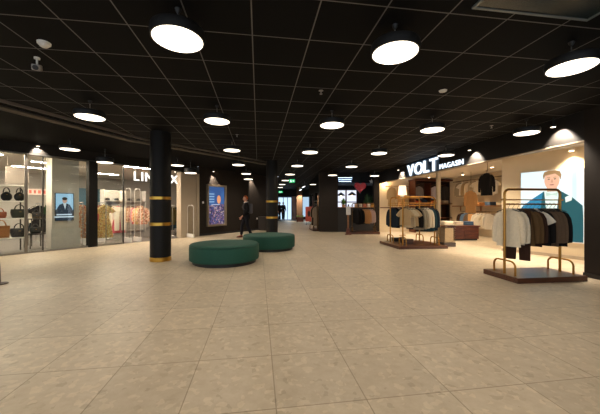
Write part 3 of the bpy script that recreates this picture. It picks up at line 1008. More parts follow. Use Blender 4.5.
for s in (-1, 1):
    flat(oval(cx + s * 0.055, 1.625, 0.022, 0.009, 12), 8, 'pictured_eye', emit('portrait dark', (74, 58, 50), 0.6))
    flat([(cx + s * 0.03, 1.652), (cx + s * 0.085, 1.656), (cx + s * 0.085, 1.664), (cx + s * 0.03, 1.662)], 8, 'pictured_eyebrow', MATS['portrait hair'])
flat([(cx - 0.004, 1.62), (cx + 0.012, 1.62), (cx + 0.024, 1.556), (cx - 0.018, 1.556)], 8, 'pictured_nose', emit('portrait nose', (214, 158, 128), 0.85))
flat(oval(cx, 1.512, 0.042, 0.01, 14), 8, 'pictured_mouth', emit('portrait lip', (176, 98, 92), 0.8))
flat([(cx - 0.1, 1.36), (cx, 1.33), (cx + 0.1, 1.36), (cx + 0.1, 1.29), (cx, 1.315), (cx - 0.1, 1.29)], 8, 'pictured_bow_tie', emit('portrait tie', (196, 222, 210), 0.85))
flat([(cx + 0.24, 1.16), (cx + 0.34, 1.2), (cx + 0.35, 1.27), (cx + 0.29, 1.29), (cx + 0.23, 1.26)], 8, 'pictured_pocket_square', MATS['portrait shirt'])

# ceiling downlights of the shop
def downlight(loc, label, e=None, watts=16):
    t = thing('downlight', label, 'spotlight', loc, 0, 'shop ceiling spots')
    MB().lathe([(0.055, 0.0), (0.06, 0.05), (0.03, 0.06), (0.02, 0.0995)], 18).build('can', M_WHITE, t, True)
    MB().lathe([(0.05, -0.001), (0.045, -0.004), (0, -0.005)], 18).build('lens', emit('warm lens', (255, 222, 176), 14), t, True)
    ld = bpy.data.lights.new('beam', 'SPOT')
    ld.energy = watts
    ld.color = (1.0, 0.80, 0.56)
    ld.spot_size = math.radians(110)
    ld.spot_blend = 0.7
    ld.shadow_soft_size = 0.05
    lo = bpy.data.objects.new('beam', ld)
    COL.objects.link(lo); lo.parent = t; lo.location = (0, 0, -0.03)
VOLT_W = 150
k = 0
for (x, y, lab) in ((5.9, 6.6, 'over the portrait wall'), (5.15, 8.0, 'just inside the shop front behind the first rack'), (6.6, 9.9, 'before the back wall with the pale knitwear'), (5.3, 10.8, 'over the low wooden counter'),
                    (6.9, 12.2, 'near the inner corner by the dark wardrobe'), (4.9, 13.3, 'over the hanging tan coats'), (6.0, 13.4, 'before the dark wardrobe'), (4.4, 12.2, 'behind the big lit lettering'), (6.6, 7.9 - 0.9, 'tight against the portrait wall top')):
    downlight((x, y, VC - 0.1), 'small white ceiling spot ' + lab, watts=VOLT_W)

# far end wall: rail of tan coats, floor lamp, dark wardrobe
def em(x, y, z=0):
    return Em @ Vector((x, y, z))
rail = thing('wall_rail', 'brass wall rail carrying the tan coats on the cream end wall', 'rail', em(0.95, -0.22, 2.36), math.radians(7))
MB().tube([(-0.62, 0.19, 0), (0.85, 0.19, 0)], 0.014, 8).build('bar', M_BRASS, rail, True)
coats = ((-0.38, -0.02, SAND, 'sand coloured coat, alone beside the floor lamp on the wall rail'), (0.1, -0.1, CAMEL, 'camel coat, first of the close pair on the wall rail'), (0.36, 0.06, SAND, 'sand coloured coat, last of the close pair on the wall rail'))
for x, y, m, w in coats:
    MB().tube([(x, 0.19, 0), (x, y - 0.04, 0)], 0.009, 8).build('arm', M_BRASS, rail, True)
for s in (-0.58, 0.8):
    MB().tube([(s, 0.19, 0), (s, 0.22, 0)], 0.012, 8).build('bracket', M_BRASS, rail, True)
for i, (x, y, m, w) in enumerate(coats):
    garment('coat', m, w, em(0.95 + x, -0.22 + y, 2.36), math.radians(7), 'coats on the wall rail', seed=i)
fl = thing('floor_lamp', 'lit floor lamp with a white drum shade behind the double rack', 'lamp', (4.62, 13.0, 0))
MB().lathe([(0.15, 0.0), (0.15, 0.02), (0.03, 0.035)], 24).build('base', M_BRASS, fl, True)
MB().cyl(0, 0, 0.03, 1.72, 0.012, 10).build('pole', M_BRASS, fl, True)
MB().lathe([(0.075, 1.66), (0.085, 1.70), (0.085, 1.8), (0.05, 1.82)], 20).build('collar', M_WHITE, fl, True)
MB().lathe([(0.19, 1.82), (0.15, 2.24)], 28).build('lamp_shade', emit('lamp shade', (255, 222, 180), 1.6), fl, True)
# glowing wall lamp at the corner near the jamb
wl = thing('wall_lamp', 'tiny glowing wall lamp at the top of the cream end wall', 'lamp', em(0.3, -0.06, 2.44), math.radians(7))
MB().ball((0, 0, 0), 0.04, 12, 8).build('bulb', emit('warm bulb', (255, 206, 140), 22), wl, True)
MB().box(-0.02, 0.02, 0.02, 0.06, -0.02, 0.02).build('bracket', M_BRASS, wl)
sl = bpy.data.lights.new('glow', 'POINT'); sl.energy = 14; sl.color = (1, .76, .45); sl.shadow_soft_size = .05
so = bpy.data.objects.new('glow', sl); COL.objects.link(so); so.parent = wl; so.location = (0, -0.08, 0)

wd = thing('wardrobe', 'dark reddish open wardrobe with a shelf on the far end wall', 'wardrobe', em(1.62, -0.6, 0), math.radians(7))
WW = 2.2
MB().box(0, 0.06, 0, 0.58, 0, 2.6).build('side_panel', M_DRESSER, wd)
MB().box(WW - 0.06, WW, 0, 0.58, 0, 2.6).build('side_panel', M_DRESSER, wd)
MB().box(WW * 0.38, WW * 0.38 + 0.05, 0.01, 0.57, 0.06, 2.5).build('divider', M_DRESSER, wd)
MB().box(-0.04, WW + 0.04, -0.04, 0.6, 2.6, 2.68, 0.01).build('cornice', M_DRESSER, wd)
MB().box(0.06, WW - 0.06, 0.55, 0.58, 0, 2.6).build('back_panel', wood('dark back', (40, 20, 12), (60, 32, 20)), wd)
MB().box(0.06, WW - 0.06, 0.02, 0.55, 1.42, 1.46).build('shelf', M_SHELF, wd)
MB().box(0.06, WW - 0.06, 0.02, 0.55, 0.7, 0.74).build('shelf', M_DRESSER, wd)
for x in (0.36, 1.24, 1.8):
    MB().tube([(x, 0.549, 2.42), (x, 0.2, 2.42)], 0.009, 8).build('peg', M_BRASS, wd, True)
for i, (x, m, w, st, l) in enumerate(((0.42 - 0.06, GREY, 'mid grey shirt in the narrow bay of the dark wardrobe', 'shirt', None), (1.24, LAV, 'pale lavender shirt hanging in the wide bay of the dark wardrobe', 'shirt', None), (1.8, GREY, 'dark grey folded trousers hanging at the far side of the wardrobe', 'trousers', 0.75))):
    p = Em @ Matrix.Translation((1.62, -0.6, 0))
    garment(st, m if i < 2 else fabric('charcoal', (62, 56, 54)), w, p @ Vector((x, 0.25, 2.42)), math.radians(7), seed=i, length=l)
stk = [(0.3, 'red', (150, 60, 40)), (0.62, 'navy', (40, 48, 70)), (1.05, 'orange', (190, 104, 50)), (1.4, 'rust', (140, 64, 36)), (1.78, 'cream', (205, 186, 150))]
def folded(name_m, rgb, label, loc, rz=0.0, n=3, w=0.26, d=0.3, group=None):
    t = thing('folded_sweater_pile' if n > 1 else 'folded_shirt', label, 'clothes', loc, rz, group)
    for i in range(n):
        MB().box(-w / 2 + 0.006 * (i % 2), w / 2, -d / 2, d / 2 - 0.008 * (i % 2), i * 0.05, i * 0.05 + 0.049, 0.02, 3).build('folded_layer', fabric(name_m + (' b' if i % 2 else ''), tuple(min(255, c * (1.12 if i % 2 else 1)) for c in rgb)), t, True)
    return t
for i, (x, n, rgb) in enumerate(stk):
    folded(n, rgb, f'pile of folded {n} sweaters on the wardrobe shelf', (Em @ Vector((1.62 + x, -0.33, 1.4615))), math.radians(7), 3 + i % 2, group='sweater piles in the wardrobe')

# low wooden counter, with folded things on it
ct = thing('low_counter', 'low dark mahogany counter standing in the middle of the menswear shop', 'counter', (6.22, 11.3, 0), math.radians(4))
MB().box(-0.62, 0.62, -0.3, 0.3, 0.06, 0.52).build('body', M_DRESSER, ct)
MB().box(-0.66, 0.66, -0.34, 0.34, 0.52, 0.57, 0.008).build('worktop', M_DRESSER, ct)
MB().box(-0.58, 0.58, -0.27, 0.27, 0, 0.06).build('toe_kick', M_BLACKM, ct)
for s in (-0.31, 0.31):
    MB().box(s - 0.27, s + 0.27, -0.315, -0.3, 0.1, 0.48, 0.004).build('door', M_DRESSER, ct)
for i, (x, n, rgb, c) in enumerate(((-0.45, 'dark grey', (62, 58, 58), 2), (-0.05, 'off white', (214, 202, 180), 3), (0.35, 'denim blue', (70, 92, 118), 3))):
    folded('counter ' + n, rgb, f'pile of {n} folded clothes on the low mahogany counter', (6.22 + x, 11.3, 0.57), math.radians(4), c, 0.3, 0.34)

# back wall: shelf with rails and hung clothes
BSm = Bm
def bp_(t, n, z=0):
    return Bm @ Vector((t, n, z))
ang_b = math.atan2(bw1[1] - bw0[1], bw1[0] - bw0[0])
shf = thing('wall_shelf', 'long oak shelf with brackets on the warm back wall', 'shelf', bp_(2.4, 0, 1.3), ang_b)
MB().box(0, 4.3, 0.001, 0.36, 0, 0.045, 0.004).build('board', M_SHELF, shf)
for s in (0.2, 1.5, 2.8, 4.1):
    MB().plate([(s, -0.001), (s + 0.03, -0.001), (s + 0.03, -0.2), (s, -0.2)], 0.001, 0.05).build('bracket', M_SHELF, shf)
rl = thing('wall_rail', 'long dark rail high on the warm back wall above the oak shelf', 'rail', bp_(2.4, 0.3, 2.5), ang_b)
MB().tube([(0, 0, 0), (4.3, 0, 0)], 0.014, 8).build('bar', M_BRONZE, rl, True)
for s in (0.1, 2.2, 4.2):
    MB().tube([(s, 0, 0), (s, -0.3, 0)], 0.012, 8).build('bracket', M_BRONZE, rl, True)
rl2 = thing('wall_rail', 'short dark rail under the oak shelf on the warm back wall', 'rail', bp_(2.6, 0.3, 1.08), ang_b)
MB().tube([(0, 0, 0), (3.6, 0, 0)], 0.014, 8).build('bar', M_BRONZE, rl2, True)
for s in (0.1, 3.5):
    MB().tube([(s, 0, 0), (s, -0.3, 0)], 0.012, 8).build('bracket', M_BRONZE, rl2, True)
def hang_px(px, n, z, style, m, label, turn=0.0, seed=0, length=None, grp=None):
    """hang on the back wall at n metres off it, where column px crosses"""
    k_ = (px - 300) / F
    d = Vector((bw1[0] - bw0[0], bw1[1] - bw0[1])).normalized()
    nx, ny = -d.y, d.x
    o0 = (bw0[0] + nx * n, bw0[1] + ny * n)
    t_ = (k_ * o0[1] - o0[0]) / (d.x - k_ * d.y)
    p = (o0[0] + d.x * t_, o0[1] + d.y * t_, z)
    return garment(style, m, label, p, turn, grp, seed=seed, length=length)
turn = math.radians(-38)
hang_px(463.5, 0.3, 2.502, 'tee', OFFW, 'off white tee high on the back wall rail, deepest in the shop', turn, 0)
hang_px(470.5, 0.3, 2.502, 'shirt', CREAM, 'cream shirt high on the back wall rail beside the off white tee', turn, 1)
hang_px(478, 0.3, 2.502, 'tee', OFFW, 'off white tee on the back wall rail next to the black jacket', turn, 2)
hang_px(492.5, 0.3, 2.502, 'tee', OFFW, 'off white tee partly behind the black jacket, next to the portrait wall', turn, 1)
hang_px(482, 0.3, 1.082, 'tee', OFFW, 'off white shirt hanging low under the oak shelf', turn, 0)
hang_px(489, 0.3, 1.082, 'shirt', OFFW, 'long sleeved off white shirt hanging low near the portrait wall', turn, 1)
hang_px(473, 0.3, 1.082, 'trousers', CAMEL, 'camel trousers hanging low under the oak shelf', turn, 1, 0.8)
hang_px(466, 0.3, 1.082, 'shirt', fabric('denim', (84, 104, 128)), 'denim blue shirt hanging low under the oak shelf', turn, 1)
for k_, (px, st, m, w) in enumerate(((460.5, 'shirt', STONE, 'stone grey'), (466.8, 'shirt', SAND, 'sand coloured'), (474.2, 'shirt', ECRU, 'ecru'), (485.5, 'tee', CREAM, 'cream'), (489, 'shirt', OFFW, 'off white'))):
    hang_px(px, 0.3, 2.5, st, m, f'{w} top filling the high back wall rail, {ORD[k_]} of five fillers', turn, k_, grp='fillers on the high rail')
for k_, (px, st, m, w) in enumerate(((462.5, 'shirt', BROWN, 'dark brown'), (469.5, 'shirt', TAUPE, 'taupe'), (477.5, 'shirt', OFFW, 'off white'), (485.5, 'tee', CREAM, 'cream'))):
    hang_px(px, 0.3, 1.08, st, m, f'{w} top filling the low rail under the shelf, {ORD[k_]} of four fillers', turn, k_, grp='fillers on the low rail')
# free standing jacket stand and coat stand in front of the back wall
def valet(x, y, h, label):
    t = thing('hanging_rod', label, 'rod', (x, y, h))
    MB().tube([(0, 0.06, -0.008), (0, -0.06, -0.008)], 0.008, 8).build('hook_bar', M_BRONZE, t, True)
    MB().cyl(0, 0.06, -0.008, VC - h - 0.0005, 0.007, 8).build('rod', M_BRONZE, t, True)
    return t
x, y, _ = at_depth(486.5, 0, 9.3)
valet(x, y, 2.45, 'thin ceiling rod carrying the black jacket before the back wall').rotation_euler.z = math.radians(-58)
garment('jacket', NEARB, 'black jacket hanging high in front of the warm back wall', (x, y, 2.45), math.radians(-58), seed=1, length=0.8, name='hanging_jacket')
x, y, _ = at_depth(470.5, 0, 11.9)
valet(x, y, 2.03, 'thin ceiling rod carrying the long camel coat beyond the counter').rotation_euler.z = math.radians(-48)
garment('coat', CAMEL, 'long camel coat hung on a rod beyond the low counter', (x, y, 2.03), math.radians(-48), seed=2, length=1.0)
for i, (tt, n, rgb) in enumerate(((2.9, 'sand', (180, 150, 110)), (3.4, 'rust brown', (130, 74, 44)), (3.9, 'cream', (214, 196, 164)), (4.5, 'denim blue', (78, 96, 120)), (5.1, 'camel', (186, 134, 84)), (5.8, 'dark brown', (72, 46, 34)))):
    folded('shelf ' + n, rgb, f'pile of {n} folded clothes on the oak wall shelf', bp_(tt, 0.19, 1.345), ang_b, 3, 0.3, 0.3, 'folded piles on the oak shelf')
# clear pedestal with folded shirt
pd = thing('display_pedestal', 'clear acrylic pedestal with a dark foot beside the double rack', 'pedestal', (4.80, 9.45, 0), math.radians(7))
MB().box(-0.2, 0.2, -0.2, 0.2, 0, 0.13, 0.004).build('foot', mat('grey brown foot', (74, 62, 54), .5), pd)
mb = MB()
for a in ((-0.19, 0.19, -0.19, -0.182), (-0.19, 0.19, 0.182, 0.19), (-0.19, -0.182, -0.181, 0.181), (0.182, 0.19, -0.181, 0.181)):
    mb.box(a[0], a[1], a[2], a[3], 0.13, 0.7)
mb.build('clear_box', M_ACRYL, pd)
MB().box(-0.2, 0.2, -0.2, 0.2, 0.7, 0.72, 0.003).build('top', mat('cream pedestal top', (206, 190, 164), .5), pd)
MB().box(-0.15, 0.15, -0.15, 0.15, 0.131, 0.6, 0.01).build('inner_block', mat('sand block', (196, 174, 142), .6), pd)
folded('pedestal cream', (220, 206, 180), 'folded cream shirts lying on the clear pedestal', (4.80, 9.45, 0.72), 0.2, 2, 0.3, 0.3)

# hand gel stand by the cafe rack
hs = thing('dispenser_stand', 'slim stand with a white dispenser beside the cafe parapet rack', 'dispenser', (2.22, 13.28, 0))
MB().plate([(-0.15, 0), (0.15, 0), (0.1, 0.06), (0.05, 0.3), (-0.05, 0.3), (-0.1, 0.06)], -0.1, 0.1).build('foot', M_DRESSER, hs)
MB().box(-0.035, 0.035, -0.02, 0.02, 0.3, 1.25).build('post', M_SHELF, hs)
MB().box(-0.1, 0.1, -0.13, -0.02, 0.92, 1.3, 0.02).build('dispenser', M_WHITE, hs)
MB().box(-0.03, 0.03, -0.1, -0.04, 1.3, 1.4, 0.01).build('pump', M_BLACK, hs)

# ------------------------------------------------------------------ women's shop: windows, sign, fittings
M_MULL = mat('dark window frame', (52, 46, 42), 0.5, 0.3, 0.1, 8)
def window(n, a, b):
    o = MB(FLm).box(a, b, 0.045, 0.055, 0.05, SOFL).build('window_%d' % n, M_GLASS); struct(o)
def mull(n, a, b, m=M_MULL, z0=0.0, d0=0.02, d1=0.08):
    o = MB(FLm).box(a, b, d0, d1, z0, SOFL).build('trim_%d' % n, m); struct(o)
post = (lt(88.5), lt(97))
mx = [lt(-260), lt(-70), lt(26.5), lt(43.5)]
window(1, -8.9, mx[0]); window(2, mx[0] + .04, mx[1]); window(3, mx[1] + .04, mx[2] - .03); window(4, mx[2] + .03, mx[3] - .012); window(5, mx[3] + .012, post[0]); window(6, post[1], lt(124) - .012)
mull(10, mx[0], mx[0] + .04); mull(11, mx[1], mx[1] + .04); mull(12, mx[2] - .03, mx[2] + .03, mat('pale steel frame', (140, 132, 122), 0.4, 0.6, 0.05, 8)); mull(13, mx[3] - .012, mx[3] + .012); mull(14, lt(124) - .012, lt(124) + .012)
o = MB(FLm).box(post[0], post[1], -0.05, 0.18, 0, SOFL + 0.02).build('shop_front_post', M_PILLAR); tag(o, 'broad black post between the portrait column and the dress window', 'post')
o = MB(FLm).box(-8.9, lt(124), 0.02, 0.08, 0.0065, 0.05).build('trim_15', M_STEEL); struct(o)

# letters hanging under the fascia
sg2 = thing('shop_sign', 'white raised letters of the women\'s shop under the dark fascia, part hidden by the pillar', 'sign')
ta, tb = lt(134.6), lt(178)
hold, width = glyphs('LINDEX', 0.34, 0.05, emit('white sign letter', (250, 246, 238), 1.4), sg2, bold=0.006, gap=0.3)
k = (tb - ta) / width
for o in hold:
    for v in o.data.vertices:
        v.co = lp(ta + v.co.x * k, 0.06 + v.co.y, 2.24 + v.co.z)
for tt in (ta + 0.06, (ta + tb) / 2, tb - 0.1):
    MB(FLm).box(tt - .008, tt + .008, 0.03, 0.045, 2.4, SOFL).build('hanger', M_STEEL, sg2)

# ceiling panels of the shop
PANEL = emit('shop light panel', (255, 238, 214), LEFT_L)
def panel(t_, n_, label, w=1.2, d=0.14):
    t = thing('ceiling_panel_light', label, 'lamp', lp(t_, n_, 2.86), SA, 'shop ceiling panels')
    MB().box(-w / 2, w / 2, -d / 2, d / 2, -0.05, -0.001).build('housing', M_WHITE, t)
    MB().box(-w / 2 + 0.01, w / 2 - 0.01, -d / 2 + 0.01, d / 2 - 0.01, -0.054, -0.049).build('diffuser', PANEL, t)
panels = [(-4.8, 1.6, 'farthest off beyond the handbag window'), (-2.4, 1.6, 'before the handbag shelves'), (-0.3, 1.3, 'over the handbag shelves by the first window'), (1.75, 2.2, 'behind the column with the portrait'), (4.0, 0.75, 'over the doorway with the security gates'), (8.0, 3.2, 'behind the cream end of the front'), (2.7, 0.45, 'added close behind the dress window'), (0.1, 0.4, 'added close behind the narrow window'),  # panels close behind the glass are added to brighten the clothes there
          (-3.4, 4.2, 'deep in the shop behind the handbags'), (-0.8, 4.2, 'deep in the shop behind the small red sign'), (1.7, 4.2, 'deep in the shop before the blue wall'), (4.2, 4.2, 'deep in the shop behind the lettering')]
for a, b, c in panels:
    panel(a, b, 'slim lit ceiling panel ' + c)

# grey column with a screen
c0, c1 = lt(52, 0.3), lt(79, 0.3)
co = thing('shop_column', 'broad grey column with a protruding foot right behind the shop window', 'column', lp((c0 + c1) / 2, 0.55, 0), SA)
cw = (c1 - c0) / 2
MB().box(-cw, cw, -0.25, 0.25, 0.0065, 2.855).build('shaft', M_GREYCOL, co)
MB().box(-cw - 0.03, cw + 0.03, -0.28, -0.2505, 0.0065, 0.62, 0.004).build('foot_cladding', mat('pale grey cladding', (206, 198, 188), .6), co)
scn = thing('advert_screen', 'lit screen with a man in a dark suit mounted on the grey column', 'screen', lp((lt(55.5, 0.28) + lt(73, 0.28)) / 2, 0.298, 1.28), SA)
sw_, sh_ = (lt(73, 0.28) - lt(55.5, 0.28)) / 2, 0.41
MB().box(-sw_ - 0.015, sw_ + 0.015, -0.04, -0.001, -sh_ - 0.015, sh_ + 0.015).build('bezel', M_BLACK, scn)
def sflat(poly, layer, name, m):
    MB().plate(poly, -0.0405 - 0.001 * layer, -0.0395 - 0.001 * layer).build(name, m, scn)
sflat([(-sw_, -sh_), (sw_, -sh_), (sw_, sh_), (-sw_, sh_)], 1, 'lit_background', emit('screen sky', (150, 190, 216), 0.9))
sflat([(-sw_, -sh_), (sw_, -sh_), (sw_, -0.12), (0.13, 0.07), (0.05, 0.11), (-0.05, 0.11), (-0.13, 0.07), (-sw_, -0.1)], 2, 'pictured_suit', emit('screen suit', (44, 58, 74), 0.7))
sflat([(-0.04, 0.11), (0.04, 0.11), (0.01, -0.08)], 3, 'pictured_shirt', emit('screen shirt', (206, 216, 224), 0.8))
sflat(oval(0, 0.2, 0.06, 0.085), 3, 'pictured_face', emit('screen skin', (196, 160, 140), 0.8))
sflat(oval(0, 0.255, 0.066, 0.05), 4, 'pictured_hair', emit('screen hair', (52, 42, 38), 0.6))
for i, w in enumerate((0.2, 0.26)):
    sflat([(-w, -0.25 - 0.07 * i), (w * 0.9, -0.25 - 0.07 * i), (w * 0.9, -0.215 - 0.07 * i), (-w, -0.215 - 0.07 * i)], 4, 'caption_bar', emit('screen caption', (206, 222, 236), 0.9))

# framed city poster on the dark wall
p0, p1 = lt(206), lt(225.2)
po = thing('poster_light_box', 'tall framed backlit poster of a night city crowd on the dark wall', 'light box', lp((p0 + p1) / 2, -0.002, 1.35), SA)
pw, ph_ = (p1 - p0) / 2, 0.96
M_PF = mat('pale bronze frame', (150, 136, 116), 0.4, 0.5, 0.05, 8)
mb = MB()
for a in ((-pw, pw, ph_ - 0.09, ph_), (-pw, pw, -ph_, -ph_ + 0.09), (-pw, -pw + 0.09, -ph_ + 0.09, ph_ - 0.09), (pw - 0.09, pw, -ph_ + 0.09, ph_ - 0.09)):
    mb.box(a[0], a[1], -0.11, 0.0, a[2], a[3], 0.004)
mb.build('frame', M_PF, po)
m, nt, b = nodes_of('crowd print')
tc = N(nt, 'ShaderNodeTexCoord'); sep = N(nt, 'ShaderNodeSeparateXYZ'); nt.links.new(tc.outputs['Object'], sep.inputs[0])
vo = N(nt, 'ShaderNodeTexVoronoi'); vo.inputs['Scale'].default_value = 20; nt.links.new(tc.outputs['Object'], vo.inputs['Vector'])
sc_ = N(nt, 'ShaderNodeSeparateColor'); nt.links.new(vo.outputs['Color'], sc_.inputs[0])
cr = N(nt, 'ShaderNodeValToRGB'); cr.color_ramp.interpolation = 'CONSTANT'
el = cr.color_ramp.elements
el[0].color = lin((30, 30, 60)) + (1,); el[1].position = 0.3; el[1].color = lin((84, 74, 130)) + (1,)
for pp, cc in ((0.5, (132, 98, 150)), (0.66, (60, 84, 150)), (0.8, (196, 150, 150)), (0.92, (220, 200, 196))):
    e = el.new(pp); e.color = lin(cc) + (1,)
nt.links.new(sc_.outputs[0], cr.inputs[0])
nt.links.new(cr.outputs[0], b.inputs['Emission Color']); b.inputs['Base Color'].default_value = (.02, .02, .03, 1); b.inputs['Emission Strength'].default_value = 0.62
def pflat(poly, layer, name, mm):
    MB().plate(poly, -0.022 - 0.0015 * layer, -0.0205 - 0.0015 * layer).build(name, mm, po)
iw, ih = pw - 0.091, ph_ - 0.091
pflat([(-iw, -ih), (iw, -ih), (iw, ih), (-iw, ih)], 0, 'lit_sky', emit('poster dusk', (62, 104, 170), 0.55))
pflat([(-iw, -ih), (iw, -ih), (iw, 0.08), (-iw, 0.0)], 1, 'pictured_crowd', m)
pflat([(-iw, 0.0), (-iw, 0.72), (-0.08, 0.6), (-0.06, 0.12), (-0.3, 0.0)], 2, 'pictured_building', emit('poster tower', (64, 112, 180), 0.6))
for zz in (0.14, 0.26, 0.38, 0.5):
    pflat([(-iw + 0.03, zz), (-0.12, zz + 0.01), (-0.12, zz + 0.05), (-iw + 0.03, zz + 0.05)], 3, 'pictured_window_row', emit('poster windows', (160, 200, 236), 0.7))
pflat([(iw - 0.3, 0.08), (iw, 0.08), (iw, 0.66), (iw - 0.14, 0.7)], 2, 'pictured_building', MATS['poster tower'])
pflat(oval(0.15, 0.28, 0.11, 0.2), 4, 'pictured_glow', emit('poster glow', (236, 160, 110), 0.8))
pflat([(-0.28, 0.02), (0.2, 0.03), (0.2, 0.06), (-0.28, 0.05)], 4, 'caption_bar', emit('poster caption', (200, 214, 240), 0.8))
MB().box(-iw, iw, -0.019, -0.001, -ih, ih).build('back_panel', M_BLACK, po)
# switches on the dark wall
for px, py, lab in ((203, 202, 'tiny white switch on the dark wall left of the city poster'), (257, 218, 'tiny white switch low on the dark wall beside the black cabinet')):
    t = thing('light_switch', lab, 'switch', lp(lt(px), -0.0005, lz(px, 0, py)), SA)
    MB().box(-0.045, 0.045, -0.012, 0, -0.045, 0.045, 0.004).build('plate', M_WHITE, t)
    MB().box(-0.02, 0.02, -0.018, -0.0121, -0.03, 0.03, 0.003).build('rocker', M_WHITE, t)
# cabinet by the second pillar
x, y, _ = lp(lt(261), -0.3, 0)
bn = thing('waste_cabinet', 'charcoal waste cabinet against the dark wall beside the second pillar', 'waste bin', (x, y, 0), SA)
MB().box(-0.28, 0.28, -0.26, 0.26, 0.04, 0.72, 0.008).build('body', mat('charcoal laminate', (58, 52, 48), 0.5), bn)
MB().box(-0.29, 0.29, -0.27, 0.27, 0.72, 0.75, 0.004).build('top', mat('charcoal top', (70, 64, 58), 0.4), bn)
MB().box(-0.25, 0.25, -0.23, 0.23, 0, 0.04).build('plinth', M_BLACK, bn)
MB().box(-0.16, 0.16, -0.268, -0.26, 0.54, 0.64, 0.003).build('flap', M_BLACK, bn)

# security gates
def gate(px, n, label, h=1.95):
    t = thing('security_gate', label, 'security gate', lp(lt(px, n), n, 0.006 if n > 0 else 0), SA + PI / 2, 'anti theft gates')
    MB().box(-0.22, 0.22, -0.04, 0.04, 0, 0.16, 0.01).build('base', M_WHITE, t)
    pts = [(-0.2, 0, 0.16), (-0.2, 0, h - 0.1), (-0.17, 0, h - 0.03), (-0.1, 0, h), (0.1, 0, h), (0.17, 0, h - 0.03), (0.2, 0, h - 0.1), (0.2, 0, 0.16)]
    MB().tube(pts, 0.01, 8).build('frame', M_WHITE, t, True)
    MB().box(-0.178, 0.178, -0.006, 0.006, 0.16, h - 0.05).build('clear_panel', M_ACRYL, t)
gate(128, 0.3, 'white framed security gate at the doorway below the first sign letter')
gate(137.5, 0.3, 'white framed security gate at the doorway close to the banded pillar')
gate(190.5, -0.2, 'white framed security gate before the cream end of the shop front', 1.35)

# dress rails: bar runs into the shop, clothes face the mall
def shop_rail(px, n0, n1, h, label, metal=None):
    t_ = lt(px, n0)
    t = thing('clothes_rail', label, 'clothes rail', lp(t_, n0, 0.006), SA, 'chrome clothes rails')
    L = n1 - n0
    metal = metal or M_STEEL
    MB().tube([(0, -0.03, h), (0, L + 0.03, h)], 0.013, 8).build('bar', metal, t, True)
    for y in (0.0, L):
        MB().tube([(0, y, 0.02), (0, y, h)], 0.013, 8).build('upright', metal, t, True)
        MB().tube([(-0.24, y, 0.02), (0.24, y, 0.02)], 0.014, 8).build('foot', metal, t, True)
    return t_, h + 0.008
F1 = floral('yellow', (232, 196, 124), [(214, 156, 110), (238, 222, 170), (166, 140, 80)], 38)
F2 = floral('coral', (226, 160, 120), [(240, 200, 160), (206, 110, 90), (234, 226, 204)], 34)
F3 = floral('blush', (222, 178, 150), [(180, 90, 80), (240, 224, 200), (140, 120, 80)], 34)
F4 = floral('sand', (200, 164, 110), [(120, 80, 60), (232, 214, 180), (180, 100, 60)], 32)
PINK = fabric('bright pink', (206, 104, 116)); WHITEF = fabric('warm white', (232, 222, 204)); ORANGE = fabric('orange', (206, 128, 70)); PEACH = fabric('peach', (226, 172, 136))
def rail_row(px, n0, h, label, items, where, grp, step=0.12, shift=0.0):
    n1 = n0 + step * (len(items) + 0.5)
    t_, hz_ = shop_rail(px, n0, n1, h, label)
    for i, (st, m, w, L) in enumerate(items):
        nn = n0 + step * (i + 0.6)
        nm = {'tee': 'top', 'shirt': 'shirt', 'blouse': 'blouse', 'coat': 'coat', 'dress': 'dress', 'trousers': 'trousers', 'vest': 'sleeveless top', 'jacket': 'jacket'}[st]
        garment(st, m, f'{w} {nm}, {ORD[i]} from the mall end {where}', lp(t_ + shift * i, nn, hz_), SA + math.radians(-12 + random.uniform(-5, 5)), grp, seed=i, length=L)
rail_row(83, 0.32, 1.42, 'chrome rail of orange dresses between the grey column and the black post', [('dress', F2, 'coral floral', 1.16), ('dress', PEACH, 'plain peach', 1.16), ('dress', F4, 'sand floral', 1.16), ('dress', ORANGE, 'orange', 1.1), ('dress', F2, 'coral floral', 1.16)], 'of the orange dress rail', 'dresses on the orange rail')
rail_row(106, 0.3, 1.42, 'chrome rail of yellow floral dresses behind the dress window', [('dress', F1, 'yellow floral', 1.2), ('dress', F1, 'yellow floral', 1.2), ('dress', PINK, 'bright pink', 1.1), ('dress', F3, 'blush floral', 1.2), ('dress', F2, 'coral floral', 1.2)], 'of the yellow dress rail', 'dresses on the yellow rail')
rail_row(121, 1.05, 1.38, 'chrome rail of white trousers behind the first security gate', [('trousers', WHITEF, 'warm white', 1.0), ('dress', PINK, 'bright pink', 1.1), ('trousers', WHITEF, 'warm white', 1.0), ('shirt', WHITEF, 'warm white', .8), ('dress', F3, 'blush floral', 1.1)], 'of the white trouser rail', 'clothes on the white trouser rail')
rail_row(134, 2.5, 1.36, 'chrome rail of floral blouses behind the security gates', [('blouse', F3, 'blush floral', .78), ('blouse', F4, 'sand floral', .78), ('blouse', F3, 'blush floral', .78), ('blouse', PINK, 'bright pink', .78)], 'of the floral blouse rail', 'blouses on the gate side rail')
rail_row(144, 1.15, 1.36, 'chrome rail of floral blouses half hidden by the banded pillar', [('blouse', F3, 'blush floral', .8), ('blouse', F1, 'yellow floral', .8), ('blouse', F4, 'sand floral', .8), ('blouse', F2, 'coral floral', .8), ('blouse', PINK, 'bright pink', .8)], 'of the pillar side blouse rail', 'blouses on the pillar side rail')
rail_row(172.5, 0.9, 1.34, 'chrome rail of olive clothes under the last sign letter', [('shirt', fabric('olive green', (92, 84, 50)), 'olive green', .85), ('jacket', OLIVE, 'olive brown', .85), ('dress', TEAL, 'dark teal', 1.1), ('shirt', NEARB, 'black', .85)], 'of the olive rail under the sign', 'clothes on the olive rail')
